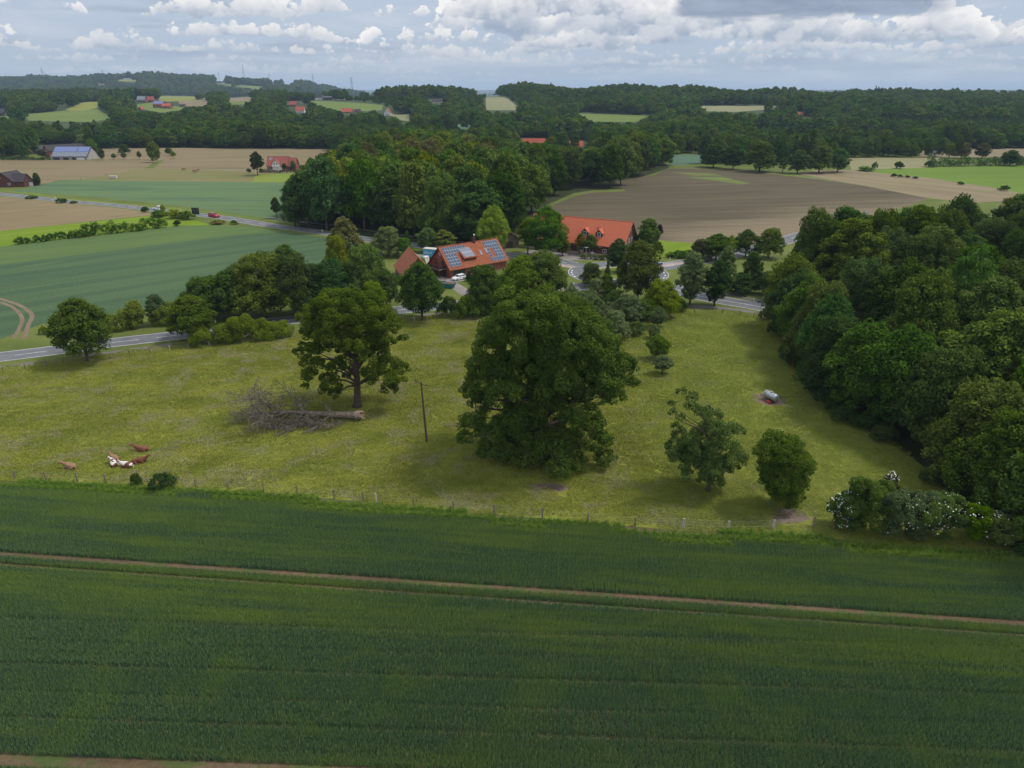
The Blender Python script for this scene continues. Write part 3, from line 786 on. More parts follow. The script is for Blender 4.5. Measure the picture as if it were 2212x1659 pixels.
Z4 = (932.5, 578.8, 1 / 3.225)
custom_tree('huge dark oak with foliage down to the ground in the middle of the meadow', (1165, 985),
 [(750,330,150),(560,330,110),(940,350,130),(430,420,90),(1000,470,140),(620,520,150),(820,560,170),(400,560,100),(1130,560,120),(1230,640,110),(1360,690,72),(1390,800,50),(350,680,95),(500,680,120),(1050,700,120),(1270,890,70),(1160,900,90),(700,700,120),(270,880,72),(380,900,100),(520,900,110),(900,850,130),(620,1050,120),(260,1100,85),(400,1120,100),(230,1180,55),(420,1270,90),(560,1200,110),(700,1150,120),(850,1020,130),(1000,950,120),(1050,1070,110),(1150,1210,90),(1210,1330,65),(700,1330,120),(850,1280,110),(570,1350,80),(900,1400,85),(750,1430,60),(1000,1360,70),(1340,720,60),(480,790,90),(860,420,120),(700,230,70),(1300,780,50),(750,800,120),(640,760,100),(880,700,110),(780,940,100),(950,1200,100),(1090,420,100),(1190,540,100),(480,440,90),(640,400,110),(320,780,75),(330,960,80),(1180,780,110),(1120,880,110),(1230,780,85),(800,300,110),(640,310,90)],
 290000, .28, 'oak', 1.0, 5, Z4, nsub=19, fat=1.12)
Z3 = (514.5, 611, 1 / 4.301)
custom_tree('old oak with bare lower trunk and drooping limbs above the fallen dead tree', (772, 878),
 [(870,180,130),(1050,180,120),(720,270,100),(1160,300,140),(920,350,150),(720,400,110),(630,450,60),(1300,390,110),(1430,430,80),(1520,520,40),(1390,550,75),(1200,480,140),(1010,480,140),(700,610,80),(560,640,45),(650,720,85),(800,570,80),(660,850,70),(620,960,38),(730,760,60),(900,780,80),(860,960,90),(900,1030,55),(1210,700,100),(1250,830,95),(1350,900,110),(1480,880,75),(1400,990,80),(1500,820,40),(1290,640,90),(820,890,60),(1000,620,90),(600,330,60),(1000,350,140),(850,500,120),(1100,600,110),(790,330,120),(1250,550,100),(1160,420,140),(700,500,80),(960,240,120),(1280,300,90)],
 210000, .235, 'oak', .62, 8, Z3, back=.75, nsub=17)
Z5 = (1382.6, 771.7, 1 / 3.97)
custom_tree('gnarled apple tree with a leaning bare limb at its upper left', (1529, 1059),
 [(280,480,30),(350,520,30),(480,440,55),(420,420,40),(540,480,50),(600,600,80),(720,620,85),(830,640,60),(560,760,95),(700,800,120),(840,870,65),(400,780,80),(300,830,60),(450,900,100),(620,950,95),(560,1050,65),(810,950,40),(370,720,45),(700,950,70),(340,880,85),(470,1000,85),(640,1060,75),(780,900,80),(560,900,110)],
 64000, .20, 'apple', .28, 11, Z5, back=.9, nsub=17, fat=1.2)
custom_tree('round leafy apple tree beside the bare mud patch at the fence', (1702, 1097),
 [(1220,760,100),(1330,770,80),(1120,830,95),(1280,900,145),(1400,920,80),(1100,950,80),(1230,1060,125),(1350,1080,85),(1250,1180,75),(1130,1130,50),(1430,990,45),(1290,1215,70),(1190,1200,55),(1240,960,110),(1300,1000,110),(1230,850,100),(1330,860,80),(1160,1130,85),(1250,1235,75),(1335,1200,65),(1120,1050,80)],
 64000, .20, 'apple', .25, 12, Z5, back=.95, nsub=17, fat=1.15)

# ---------------------------------------------------------------- single trees and bushes: kind, x, top row, base row, width, leaf, label
RG = 'trees along the main road'
TREES = [
 ('round0', 190, 638, 780, 158, 'oak', 'round dark maple on the verge at the far left of the main road'),
 ('round1', 421, 636, 735, 112, 'oak', 'round dark tree on the verge where the hedge beside the path begins'),
 ('oval0', 342, 634, 700, 54, 'pale', 'small pale green tree rising out of the yellow green hedge'),
 ('wide0', 455, 596, 688, 165, 'mid', 'broad tree at the left end of the dark roadside row'),
 ('wide2', 520, 572, 686, 140, 'dark', 'dark roadside tree second from the left end of the row'),
 ('wide1', 575, 545, 686, 160, 'mid', 'tall wide tree in the roadside row left of the bus shelter'),
 ('wide0', 638, 548, 684, 150, 'dark', 'dark dense tree in the roadside row over the bus shelter'),
 ('oval1', 627, 525, 650, 80, 'mid', 'thin tree top poking up behind the roadside row'),
 ('wide2', 700, 565, 672, 130, 'dark', 'dark tree right of the bus shelter behind the main road'),
 ('oval2', 752, 466, 610, 88, 'olive', 'tall olive yellow tree thinly leaved beside the upper road'),
 ('wide2', 735, 505, 625, 75, 'yellow', 'yellow green tree in front of the olive tree'),
 ('round2', 722, 555, 664, 120, 'dark', 'dark tree under the olive tree in front of the blue green field'),
 ('wide0', 795, 528, 658, 135, 'mid', 'full green tree left of the old tiled barn'),
 ('round1', 835, 578, 662, 60, 'mid', 'low tree hard against the tiled barn roof'),
 ('lime0', 808, 606, 690, 76, 'bright', 'bright fresh green maple by the main road behind the bare trunked oak'),
 ('round1', 912, 562, 692, 108, 'dark', 'tall dark green tree in front of the gap between barn and brick house'),
 ('wide0', 1048, 572, 676, 120, 'dark', 'dark tree standing before the right half of the solar roof'),
 ('round2', 1085, 592, 668, 80, 'mid', 'mid green tree at the right end of the solar roof'),
 ('round1', 1125, 548, 655, 95, 'mid', 'tree beside the driveway hedge left of the roundabout'),
 ('wide1', 1172, 542, 652, 118, 'mid', 'broad green tree at the left rim of the roundabout'),
 ('round0', 1210, 632, 700, 70, 'mid', 'bushy tree between the big oak and the roundabout'),
 ('wide2', 840, 487, 553, 88, 'pale', 'low wide pale tree beside the upper road above the barn'),
 ('bush0', 875, 512, 556, 45, 'mid', 'bush joined to the pale tree beside the upper road'),
 ('round1', 925, 490, 545, 50, 'pale', 'pale round tree behind the blue trailer'),
 ('sparse0', 962, 496, 548, 58, 'yellow', 'thin yellowish tree behind the blue trailer and the ridge'),
 ('round2', 1066, 440, 558, 92, 'bright', 'light green tree behind the solar roof house'),
 ('round0', 1178, 440, 556, 108, 'mid', 'big tree covering the left end of the orange roofed farmhouse'),
 ('lime1', 1140, 470, 548, 60, 'yellow', 'yellow green tree by the small orange roofed shed'),
 ('oval2', 1215, 500, 552, 36, 'yellow', 'yellowish slim tree at the left corner of the farmhouse'),
 ('oval0', 1397, 470, 548, 62, 'mid', 'full green tree at the right gable of the farmhouse'),
 ('oval1', 1424, 484, 512, 18, 'purple', 'small purple leaved tree behind the farmhouse gable'),
 ('lime0', 1275, 505, 552, 34, 'mid', 'slender tree before the farmhouse dormer'),
 ('sparse0', 1252, 503, 550, 26, 'yellow', 'thin yellowish young tree before the farmhouse wall'),
 ('oval2', 1334, 514, 588, 58, 'dark', 'dark tree in front of the right end of the farmhouse'),
 ('round1', 1376, 516, 654, 108, 'mid', 'tallest tree beside the roundabout, in front of the farmhouse gable'),
 ('wide0', 1276, 568, 617, 64, 'mid', 'dense round tree on the roundabout island'),
 ('cone0', 1312, 560, 600, 16, 'dark', 'small dark conifer on the roundabout island'),
 ('oval0', 1490, 541, 658, 70, 'pale', 'tall loose tree on the meadow edge right of the roundabout'),
 ('oval2', 1543, 560, 661, 62, 'dark', 'dark oval tree with a visible trunk by the road to the right'),
 ('oval1', 1563, 530, 640, 52, 'pale', 'soft green tree behind the dark oval tree'),
 ('oval0', 1619, 541, 629, 50, 'mid', 'slim oval tree on a thin trunk before the right wood'),
 ('round0', 1546, 502, 562, 84, 'mid', 'round tree beside the road leading to the upper right'),
 ('wide0', 1512, 516, 562, 62, 'brownish', 'brownish tree beside the road leading to the upper right'),
 ('round2', 1610, 494, 555, 66, 'dark', 'left one of two dark street trees on thin trunks beyond the road'),
 ('wide1', 1660, 492, 558, 66, 'mid', 'right one of two street trees on thin trunks, nearer the wood'),
 ('bush1', 1585, 508, 542, 60, 'yellow', 'yellow green bush behind the two street trees'),
 ('wide1', 1428, 604, 680, 100, 'yellow', 'yellowish green spreading tree at the top edge of the meadow'),
 ('wide2', 1352, 632, 694, 78, 'pale', 'pale round willow left of the yellowish green tree'),
 ('wide0', 1290, 600, 655, 66, 'pale', 'pale tree at the near edge of the roundabout'),
 ('wide1', 1262, 628, 700, 100, 'pale', 'wide pale willow just behind the huge oak'),
 ('wide2', 1325, 668, 735, 80, 'pale', 'greyish willow low behind the right shoulder of the huge oak'),
 ('round1', 1308, 590, 655, 50, 'mid', 'green tree between two willows near the roundabout'),
 ('round2', 1420, 662, 706, 46, 'pale', 'small pale tree at the upper corner of the meadow'),
 ('round1', 1420, 722, 776, 52, 'mid', 'small green fruit tree alone in the upper meadow'),
 ('round0', 1412, 700, 732, 34, 'pale', 'tiny pale sapling above the small green fruit tree'),
 ('lime0', 1430, 766, 808, 54, 'pale', 'thin half bare fruit tree below the small green one'),
 ('cone0', 1084, 650, 688, 16, 'pale', 'little pale conifer beside the huge oak crown'),
 ('cone0', 1013, 585, 607, 18, 'conifer', 'little dark fir beside the white car'),
 ('lime1', 557, 327, 379, 40, 'dark', 'large dark tree beside the red roofed house in the hay field'),
 ('oval1', 638, 389, 488, 62, 'dark', 'leaning tree with a dark bare trunk at the corner of the middle wood'),
 ('lime0', 598, 425, 472, 24, 'dark', 'small dark round tree left of the leaning tree'),
 ('lime1', 674, 340, 368, 26, 'bright', 'small bright tree between the red roofed house and the wood'),
 ('oval0', 221, 319, 346, 17, 'dark', 'dark upright tree right of the solar roofed barn'),
 ('wide1', 270, 311, 333, 29, 'mid', 'round dark tree in the hay field beyond the paddock'),
 ('lime0', 247, 331, 345, 13, 'mid', 'first small tree along the paddock counted from the barn'),
 ('lime1', 269, 329, 345, 14, 'mid', 'second small tree along the paddock, under the round dark tree'),
 ('lime0', 302, 326, 345, 12, 'mid', 'third small tree along the paddock, the narrowest'),
 ('lime1', 330, 323, 346, 22, 'mid', 'fourth and widest small tree along the paddock'),
 ('lime0', 366, 318, 337, 18, 'mid', 'small tree in the hay field at the upper end of the grass track'),
 ('lime1', 375, 326, 342, 15, 'bright', 'brighter small tree beside the grass track in the hay field'),
 ('wide0', 182, 289, 324, 38, 'pale', 'large pale willow behind the solar roofed barn'),
 ('oval0', 32, 308, 336, 22, 'mid', 'green tree left of the grey roofed barn'),
 ('lime0', 60, 318, 340, 26, 'olive', 'low olive tree in front of the grey roof'),
 ('lime1', 92, 322, 343, 22, 'brownish', 'low brownish tree at the gable of the solar roofed barn'),
 ('round0', 82, 372, 401, 20, 'dark', 'tree beside the white garage doors at the left edge'),
 ('wide1', 1541, 310, 362, 66, 'dark', 'leftmost tree of the row along the ploughed field'),
 ('round1', 1583, 308, 366, 62, 'dark', 'second tree of the row along the ploughed field'),
 ('wide2', 1640, 303, 371, 84, 'dark', 'tallest tree of the row along the ploughed field'),
 ('sparse0', 1690, 338, 372, 24, 'mid', 'thin tree in the gap of the row along the ploughed field'),
 ('round2', 1722, 322, 375, 58, 'dark', 'dark tree right of the gap in the row along the ploughed field'),
 ('wide0', 1768, 314, 374, 68, 'mid', 'wide tree near the right end of the row along the ploughed field'),
 ('round0', 1808, 318, 372, 60, 'dark', 'rounded tree at the right end of the row along the ploughed field'),
 ('wide1', 2076, 307, 343, 42, 'olive', 'yellow willow in front of the far wood at the right'),
 ('oval1', 2050, 306, 342, 26, 'mid', 'green tree hard left of the yellow willow'),
 ('round1', 2120, 308, 342, 42, 'brownish', 'greyish brown tree right of the yellow willow'),
 ('round2', 2180, 323, 358, 46, 'dark', 'dark round tree in the hedge at the right picture edge'),
 ('lime0', 1180, 302, 326, 15, 'bright', 'light green tree between the two red roofed houses far off'),
 ('oval0', 1192, 292, 326, 22, 'yellow', 'taller yellow green tree between the two far red roofs'),
 ('round0', 1139, 306, 326, 13, 'mid', 'small tree in front of the longer far red roof'),
 ('wide2', 1216, 284, 326, 40, 'dark', 'dark tree left of the shorter far red roof'),
 ('oval1', 1242, 288, 326, 22, 'dark', 'dark tree in front of the shorter far red roof'),
 ('lime1', 615, 352, 369, 13, 'mid', 'garden tree before the porch of the red roofed house'),
 ('lime0', 634, 346, 368, 14, 'mid', 'garden tree at the right end of the red roofed house'),
 ('oval0', 1874, 464, 500, 34, 'dark', 'dark tree standing alone at the far road behind the right wood'),
 ('lime0', 1838, 474, 502, 26, 'bright', 'pale young tree at the far road behind the right wood'),
 ('wide1', 1600, 590, 634, 70, 'dark', 'low dark tree mass between the two roads left of the right wood'),
 ('wide0', 1655, 586, 636, 70, 'dark', 'dark tree mass between the two roads touching the right wood'),
 ('lime1', 652, 356, 370, 12, 'mid', 'garden tree standing apart right of the red roofed house'),
]
for key, x, yt, yb, wp, mt, lab in TREES:
    G = at(x, yb); h = max(1.5, height_at(G, x, yt) ); w = wp / F * depth(G)
    hint = key
    if G.y > 420 and key[:4] in ('roun', 'oval', 'wide'): hint = 'mid' + str({'roun': 0, 'oval': 1, 'wide': 2}[key[:4]])
    if key.startswith('bush'): plant(key, G, w, h, mt, lab, 'bush', name='bush')
    else: plant(hint, G, w, h, mt, lab)

# bushes
BUSH = [
 ('bush0', 296, 1019, 1048, 33, 'dark', 'smaller of two dark shrubs on the near fence line'),
 ('bush1', 352, 1016, 1054, 72, 'dark', 'larger of two dark shrubs on the near fence line'),
 ('bush2', 70, 421, 429, 30, 'mid', 'wide low bush beside the upper road near the brick house'),
 ('bush0', 134, 426, 438, 29, 'dark', 'dark bush beside the upper road with a smaller one to its right'),
 ('bush1', 160, 432, 439, 19, 'mid', 'small bush just right of the dark bush by the upper road'),
 ('bush2', 314, 444, 458, 19, 'dark', 'dark round bush beside the upper road left of the white car'),
 ('bush0', 352, 438, 461, 14, 'yellow', 'slim light bush beside the white car'),
 ('bush1', 345, 451, 468, 46, 'mid', 'first bush of the roadside thicket right of the white car'),
 ('bush2', 378, 449, 472, 44, 'yellow', 'middle bush of the roadside thicket below the upper road'),
 ('bush0', 405, 451, 474, 40, 'mid', 'largest bush of the roadside thicket next to the sign'),
 ('bush1', 383, 473, 488, 19, 'dark', 'lone dark bush at the tip of the bright grass strip'),
 ('bush2', 470, 473, 484, 34, 'olive', 'low olive bush under the upper road below the red car'),
 ('bush0', 506, 474, 485, 18, 'mid', 'green bush under the upper road further right of the red car'),
 ('bush1', 1941, 346, 364, 26, 'dark', 'clipped round bush at the corner of the pale field'),
 ('bush2', 2006, 344, 361, 24, 'dark', 'round bush at the left start of the long field hedge'),
 ('bush0', 1888, 346, 366, 16, 'pale', 'wispy pale bush left of the clipped round bush'),
 ('bush1', 1870, 358, 369, 44, 'mid', 'low bushes beside the end of the field tree row'),
 ('bush2', 1931, 373, 382, 14, 'dark', 'upper left bush on the fence between hay strip and green field'),
 ('bush0', 1944, 376, 383, 13, 'dark', 'second bush on the fence between hay strip and green field'),
 ('bush1', 1960, 378, 384, 12, 'dark', 'third bush on the fence between hay strip and green field'),
 ('bush2', 1977, 380, 386, 13, 'dark', 'fourth bush on the fence between hay strip and green field'),
 ('bush1', 2075, 391, 399, 15, 'dark', 'last bush far down the fence of the green field'),
 ('bush0', 2168, 398, 412, 24, 'dark', 'bush where the green field meets the right wood'),
 ('bush1', 1273, 565, 576, 26, 'mid', 'low bush on the left traffic island'),
 ('bush2', 970, 632, 684, 60, 'mid', 'left bush of the thicket between driveway and meadow'),
 ('bush0', 1012, 630, 686, 66, 'mid', 'middle bush of the thicket between driveway and meadow'),
 ('bush1', 1050, 640, 684, 56, 'mid', 'right bush of the thicket between driveway and meadow'),
 ('bush2', 1035, 575, 612, 34, 'mid', 'bush against the front wall of the solar roof house'),
 ('bush0', 1120, 630, 672, 56, 'yellow', 'yellowish bush behind the left shoulder of the huge oak'),
 ('bush1', 1160, 645, 690, 70, 'mid', 'low bush behind the top of the huge oak'),
 ('bush2', 905, 552, 578, 46, 'bright', 'bright vine covered bush between barn and brick house'),
 ('bush0', 1420, 517, 552, 30, 'mid', 'round bush behind the tallest roundabout tree'),
 ('bush1', 1470, 538, 556, 60, 'mid', 'low hedge bush beside the road to the upper right'),
 ('bush2', 1100, 665, 700, 50, 'mid', 'bush at the hedge end just left of the huge oak'),
 ('bush0', 1262, 700, 745, 70, 'pale', 'pale bramble bush behind the right side of the huge oak'),
 ('bush1', 1232, 604, 668, 70, 'pale', 'pale bush filling the gap right of the huge oak top'),
 ('bush0', 1330, 618, 668, 60, 'apple', 'light green bush at the near rim of the roundabout'),
 ('bush2', 1385, 640, 690, 70, 'apple', 'light green bush between willow and yellowish green tree'),
 ('bush1', 1300, 640, 700, 80, 'pale', 'silvery bush in the scrub behind the huge oak'),
 ('bush0', 1240, 668, 720, 70, 'pale', 'soft pale bush at the back of the huge oak'),
 ('bush2', 1375, 690, 722, 60, 'apple', 'low light bush below the willows at the scrub edge'),
 ('bush1', 1180, 612, 660, 60, 'fresh', 'fresh green bush behind the huge oak top'),
 ('bush0', 1090, 628, 668, 56, 'fresh', 'fresh green bush left behind the huge oak top'),
 ('bush2', 1465, 640, 672, 54, 'fresh', 'fresh bush beside the loose tree at the meadow top'),
 ('bush1', 565, 362, 372, 12, 'dark', 'garden bush left of the red roofed house'),
 ('bush2', 538, 362, 373, 12, 'dark', 'dark bush at the left end of the house garden'),
 ('bush0', 880, 492, 540, 20, 'mid', 'narrow bush right of the pale roadside tree'),
 ('bush1', 95, 700, 722, 26, 'yellow', 'small yellow bush behind the far left roadside maple'),
]
for key, x, yt, yb, wp, mt, lab in BUSH:
    G = at(x, yb); far = G.y > 250
    plant(('mid' + key) if far else key, G, wp / F * depth(G), max(1.0, height_at(G, x, yt + (yb - yt) * .12)), mt, lab, 'bush', name='bush')

def hedge(name, line, h, w, mat, label, n, ls=.22, seed=1, uneven=.25, cat='hedge', spacing=None):
    rng = np.random.default_rng(seed); L = [Vector((p.x, p.y)) for p in D2(line)]; lo = []
    for i in range(len(L) - 1):
        m_ = max(1, int((L[i + 1] - L[i]).length / (spacing or w * .55)))
        for k in range(m_):
            p = L[i].lerp(L[i + 1], k / m_); r = w / 2 * rng.uniform(.8, 1.15)
            hh = h * rng.uniform(1 - uneven, 1 + uneven)
            for z in np.arange(r * .5, hh - r * .6, r * .9): lo.append((p.x + rng.uniform(-.9, .9), p.y + rng.uniform(-.7, .7), z * rng.uniform(.7, 1.2), r * rng.uniform(.7, 1.15)))
            lo.append((p.x, p.y, max(r * .4, hh - r), r * .9))
    lo = np.array(lo); o0 = lo[0, :2].copy(); lo[:, :2] -= o0; zg = float(zf(o0[0], o0[1]))
    P, Nn, s, t = leaves_on(lo, n, ls, rng, 10, .45); P[:, 2] = np.maximum(P[:, 2], .03)
    o = bpy.data.objects.new(name, leaf_mesh(name, P, Nn, s, t, LEAF[mat], rng)); COL.objects.link(o); o.location = (o0[0], o0[1], zg)
    return tag(o, label, cat)
hedge('hedge', [(238, 716), (300, 708), (345, 702), (398, 693)], 5.2, 4.2, 'yellow', 'yellow green hedge beside the main road at the blue green field', 36000, .26, 3)
hedge('hedge', [(432, 745), (480, 740), (530, 737), (570, 731), (610, 727), (660, 720)], 4.4, 5.0, 'bright', 'uneven green hedge between the meadow fence and the footpath', 50000, .24, 4, .35)
hedge('hedge', [(45, 527), (100, 521), (160, 513), (210, 506)], 2.0, 2.2, 'dark', 'low dark left half of the field hedge below the bright grass strip', 9000, .34, 5, .5)
hedge('hedge', [(162, 514), (220, 507), (280, 500), (365, 490)], 3.6, 3.6, 'mid', 'taller right half of the field hedge below the bright grass strip', 14000, .36, 6, .4)
hedge('hedge', [(2010, 360), (2060, 359), (2120, 358), (2212, 357), (2350, 356)], 6.0, 7.0, 'dark', 'long dark hedge across the right side behind the green field', 12000, .8, 7, .25)
hedge('hedge', [(1262, 559), (1300, 561), (1330, 561)], 1.5, 2.6, 'mid', 'clipped hedge in front of the orange roofed farmhouse', 9000, .2, 8, .05)
hedge('hedge', [(562, 373), (600, 373), (650, 371), (690, 369)], 1.6, 2.2, 'dark', 'dark clipped hedge in front of the red roofed house', 3500, .5, 9, .1)
hedge('hedge', [(0, 346), (60, 346), (110, 346)], 2.2, 2.4, 'dark', 'dark hedge left of the solar roofed barn', 3000, .6, 10, .2)
hedge('hedge', [(1440, 556), (1480, 551), (1530, 545)], 1.5, 2.0, 'brownish', 'rough low hedge between grass wedge and road', 6000, .22, 11, .3)

# flowering thicket at the lower right
Z6 = (1672.0, 836.0, 1 / 4.095)
BLOSS = plain('blossom', (.62, .62, .50), .8, .1, 4)
def thicket(label, base, lobes, mat, nleaf, nbl, seed, br=None):
    rng = np.random.default_rng(seed); G = at(*base); L = []; d = depth(G); ox, oy, k = Z6
    for x, y, r in lobes:
        rad = r * k / F * d; P = onY(ox + x * k, oy + y * k, G.y + rng.uniform(-.5, 1.0)); P.z = max(P.z, rad * .7)
        L.append((P.x - G.x, P.y - G.y, P.z, rad)); L.append((P.x - G.x, P.y - G.y + rad * 1.1, P.z * .9, rad * .8))
    root = empty('bush', G, label=label, cat='bush')
    P, Nn, s, t = leaves_on(L, nleaf, .17, rng, 14, .38); P[:, 2] = np.maximum(P[:, 2], .05)
    c = bpy.data.objects.new('crown', leaf_mesh('crown', P, Nn, s, t, LEAF[mat], rng)); COL.objects.link(c); c.parent = root
    if nbl:
        B = L if br is None else [L[i] for i in br]
        P, Nn, s, t = leaves_on(B, int(nbl * 2.2), .20, rng, 14, .38, up=1.0, jitter=.25); ok = P[:, 2] > .6
        P = P[ok] + Nn[ok] * .12
        b = bpy.data.objects.new('blossoms', leaf_mesh('blossoms', P, Nn[ok], s[ok], t[ok], BLOSS, rng)); COL.objects.link(b); b.parent = root
thicket('white flowering elder bush at the left end of the lower right thicket', (1818, 1148), [(560, 1080, 75), (640, 1040, 80), (620, 1150, 80), (600, 1200, 60), (660, 960, 50)], 'apple', 22000, 520, 31)
thicket('green hawthorn bush with a pointed top in the lower right thicket', (1880, 1158), [(830, 950, 125), (760, 850, 70), (900, 1010, 135), (760, 1080, 130), (870, 1150, 140), (1000, 900, 80), (720, 1200, 80)], 'apple', 40000, 30, 32)
thicket('blossoming hawthorn spray standing up above the thicket', (1928, 1120), [(1050, 800, 45), (1040, 870, 50), (1070, 930, 60)], 'brownish', 7000, 70, 33, [0, 1])
thicket('brownish bramble bush in the middle of the lower right thicket', (1985, 1172), [(1100, 1050, 110), (1250, 1030, 110), (1150, 1180, 130), (1050, 1260, 80), (1300, 1180, 130), (1400, 1000, 80), (1250, 1290, 80)], 'pale', 46000, 90, 34)
thicket('dark bush with scattered white blossoms right of the brambles', (2060, 1172), [(1480, 1080, 120), (1560, 1180, 120), (1450, 1250, 110), (1600, 1020, 90), (1380, 1150, 120), (1650, 1120, 90)], 'apple', 40000, 150, 35)
thicket('yellow green bush with white blossoms in the lower right thicket', (2120, 1180), [(1800, 1150, 110), (1750, 1250, 100), (1850, 1270, 110), (1700, 1090, 60)], 'bright', 26000, 110, 36)
thicket('bush with white blossoms at the right end of the thicket', (2175, 1185), [(2000, 1220, 110), (2080, 1280, 110), (1950, 1160, 60), (2140, 1350, 80), (2000, 1330, 90)], 'mid', 30000, 130, 37)

# ---------------------------------------------------------------- keep-clear areas and the woods
KEEP = [[(p) for p in poly] for poly in [
 [(1049, 207), (1079, 206), (1128, 238), (1049, 238)], [(1245, 243), (1407, 249), (1372, 262), (1281, 262)], [(884, 265), (1020, 268), (1009, 279), (957, 271)],
 [(664, 217), (740, 218), (828, 227), (824, 236), (750, 240)], [(727, 211), (807, 210), (800, 214), (727, 216)], [(850, 246), (884, 248), (884, 261), (862, 257)],
 [(13, 252), (130, 240), (211, 235), (247, 254), (190, 262), (130, 262), (40, 256)], [(170, 232), (211, 218), (212, 232)], [(318, 206), (435, 208), (445, 213), (395, 218), (345, 218)],
 [(385, 219), (451, 214), (448, 228), (390, 229)], [(495, 211), (548, 208), (535, 225), (498, 225)], [(285, 227), (331, 222), (385, 230), (430, 231), (350, 242), (328, 238)],
 [(1516, 228), (1682, 228), (1667, 235), (1588, 241), (1516, 239)], [(461, 180), (520, 183), (578, 189), (560, 192), (510, 186)], [(245, 175), (262, 171), (297, 171), (292, 176)],
 [(114, 178), (142, 179), (138, 181), (114, 181)], [(204, 181), (228, 179), (226, 183), (204, 184)], [(0, 157), (50, 159), (42, 164), (0, 164)], [(578, 177), (604, 178), (602, 181), (584, 181)],
 [(1451, 333), (1525, 333), (1525, 352), (1444, 357)], [(2006, 325), (2212, 320), (2212, 342), (2006, 338)], [(1829, 341), (2042, 340), (2010, 362), (1840, 366)],
 [(1105, 322), (1255, 322), (1230, 333), (1131, 336)],
]]
BOX = lambda a, b, c, d: [(a, b), (c, b), (c, d), (a, d)]
KEEP += [BOX(*b) for b in ((294, 205, 332, 221), (329, 216, 372, 236), (297, 231, 306, 241), (622, 219, 640, 231), (637, 230, 662, 245), (676, 203, 718, 218), (735, 233, 780, 244), (828, 232, 846, 254),
     (930, 213, 955, 224), (1722, 241, 1756, 250), (-5, 234, 14, 252), (1124, 298, 1180, 325), (1228, 303, 1266, 325), (199, 210, 214, 216), (630, 205, 642, 213), (648, 206, 662, 213), (2008, 324, 2028, 338), (560, 345, 640, 368),
     (118, 214, 140, 222), (92, 312, 186, 348), (70, 312, 106, 328), (36, 158, 60, 163), (468, 174, 484, 180), (614, 176, 632, 182), (524, 219, 532, 226))]
KARR = []
for K in KEEP:
    a = np.array(K); KARR.append((a[:, 0].min(), a[:, 0].max(), a[:, 1].min(), a[:, 1].max(), K))


def blocked(x, yb, yt, r):                       # would a tree shown from yt to yb hide something that must stay in view
    for x0, x1, y0, y1, K in KARR:
        if x + r < x0 or x - r > x1 or yb < y0 or yt > y1: continue
        for fx in (-.8, 0, .8):
            for fy in (0.0, .33, .66, 1.0):
                if inpoly(K, x + fx * r, yt + (yb - yt) * fy + (0 if fy else abs(fx) * (yb - yt) * .3)): return True
    return False


def near_line(p, L, d): return min((p - q).length for q in L[::3]) < d
rng = random.Random(21)
placed = []
def fill(poly, spacing, n_try=9000):
    xs = [p.x for p in poly]; ys = [p.y for p in poly]; out = []
    for _ in range(n_try):
        p = Vector((rng.uniform(min(xs), max(xs)), rng.uniform(min(ys), max(ys)))); s = spacing(p) if callable(spacing) else spacing
        if not inpoly(poly, p.x, p.y): continue
        if all((p - q).length > s for q in out): out.append(p)
    return out

# wood on the right
pR = [tuple(p) for p in WOOD_R]
def edge_dist(poly, p):
    m_ = 1e9
    for i in range(len(poly)):
        a, b = poly[i], poly[(i + 1) % len(poly)]; ab = b - a; t = max(0, min(1, (p - a).dot(ab) / ab.length_squared)); m_ = min(m_, (p - a - ab * t).length)
    return m_
matsR = ['mid', 'dark', 'mid', 'oak', 'fresh', 'apple', 'mid', 'dark', 'mid', 'oak', 'mid', 'dark', 'fresh', 'oak']
cnt = 0
EDGE = [Vector(p) for p in D2(BASE_RIGHT)]
cand = []
eL = smooth_line(EDGE, 1.0); acc = 0; last = None
for q, qn in zip(eL, eL[1:]):                    # the edge row stands just inside the boundary
    if last is not None and (q - last).length < 7.4: continue
    n_ = (qn - q).normalized(); p = q + Vector((-n_.y, n_.x)) * -1 * rng.uniform(-3.8, -2.6)
    if not inpoly(WOOD_R, p.x, p.y): p = q - Vector((-n_.y, n_.x)) * -1 * rng.uniform(-3.8, -2.6)
    cand.append((p, True)); last = q
for p in fill(WOOD_R, 9.4, 6000):
    if edge_dist(WOOD_R, p) > 3 and all((p - q).length > 7.0 for q, _ in cand): cand.append((p, False))
WD = {'apple': 'light green', 'fresh': 'fresh green', 'mid': 'mid green', 'dark': 'dark green', 'oak': 'deep green', 'yellow': 'yellow green', 'pale': 'pale green', 'olive': 'olive', 'bright': 'bright green', 'brownish': 'brownish'}
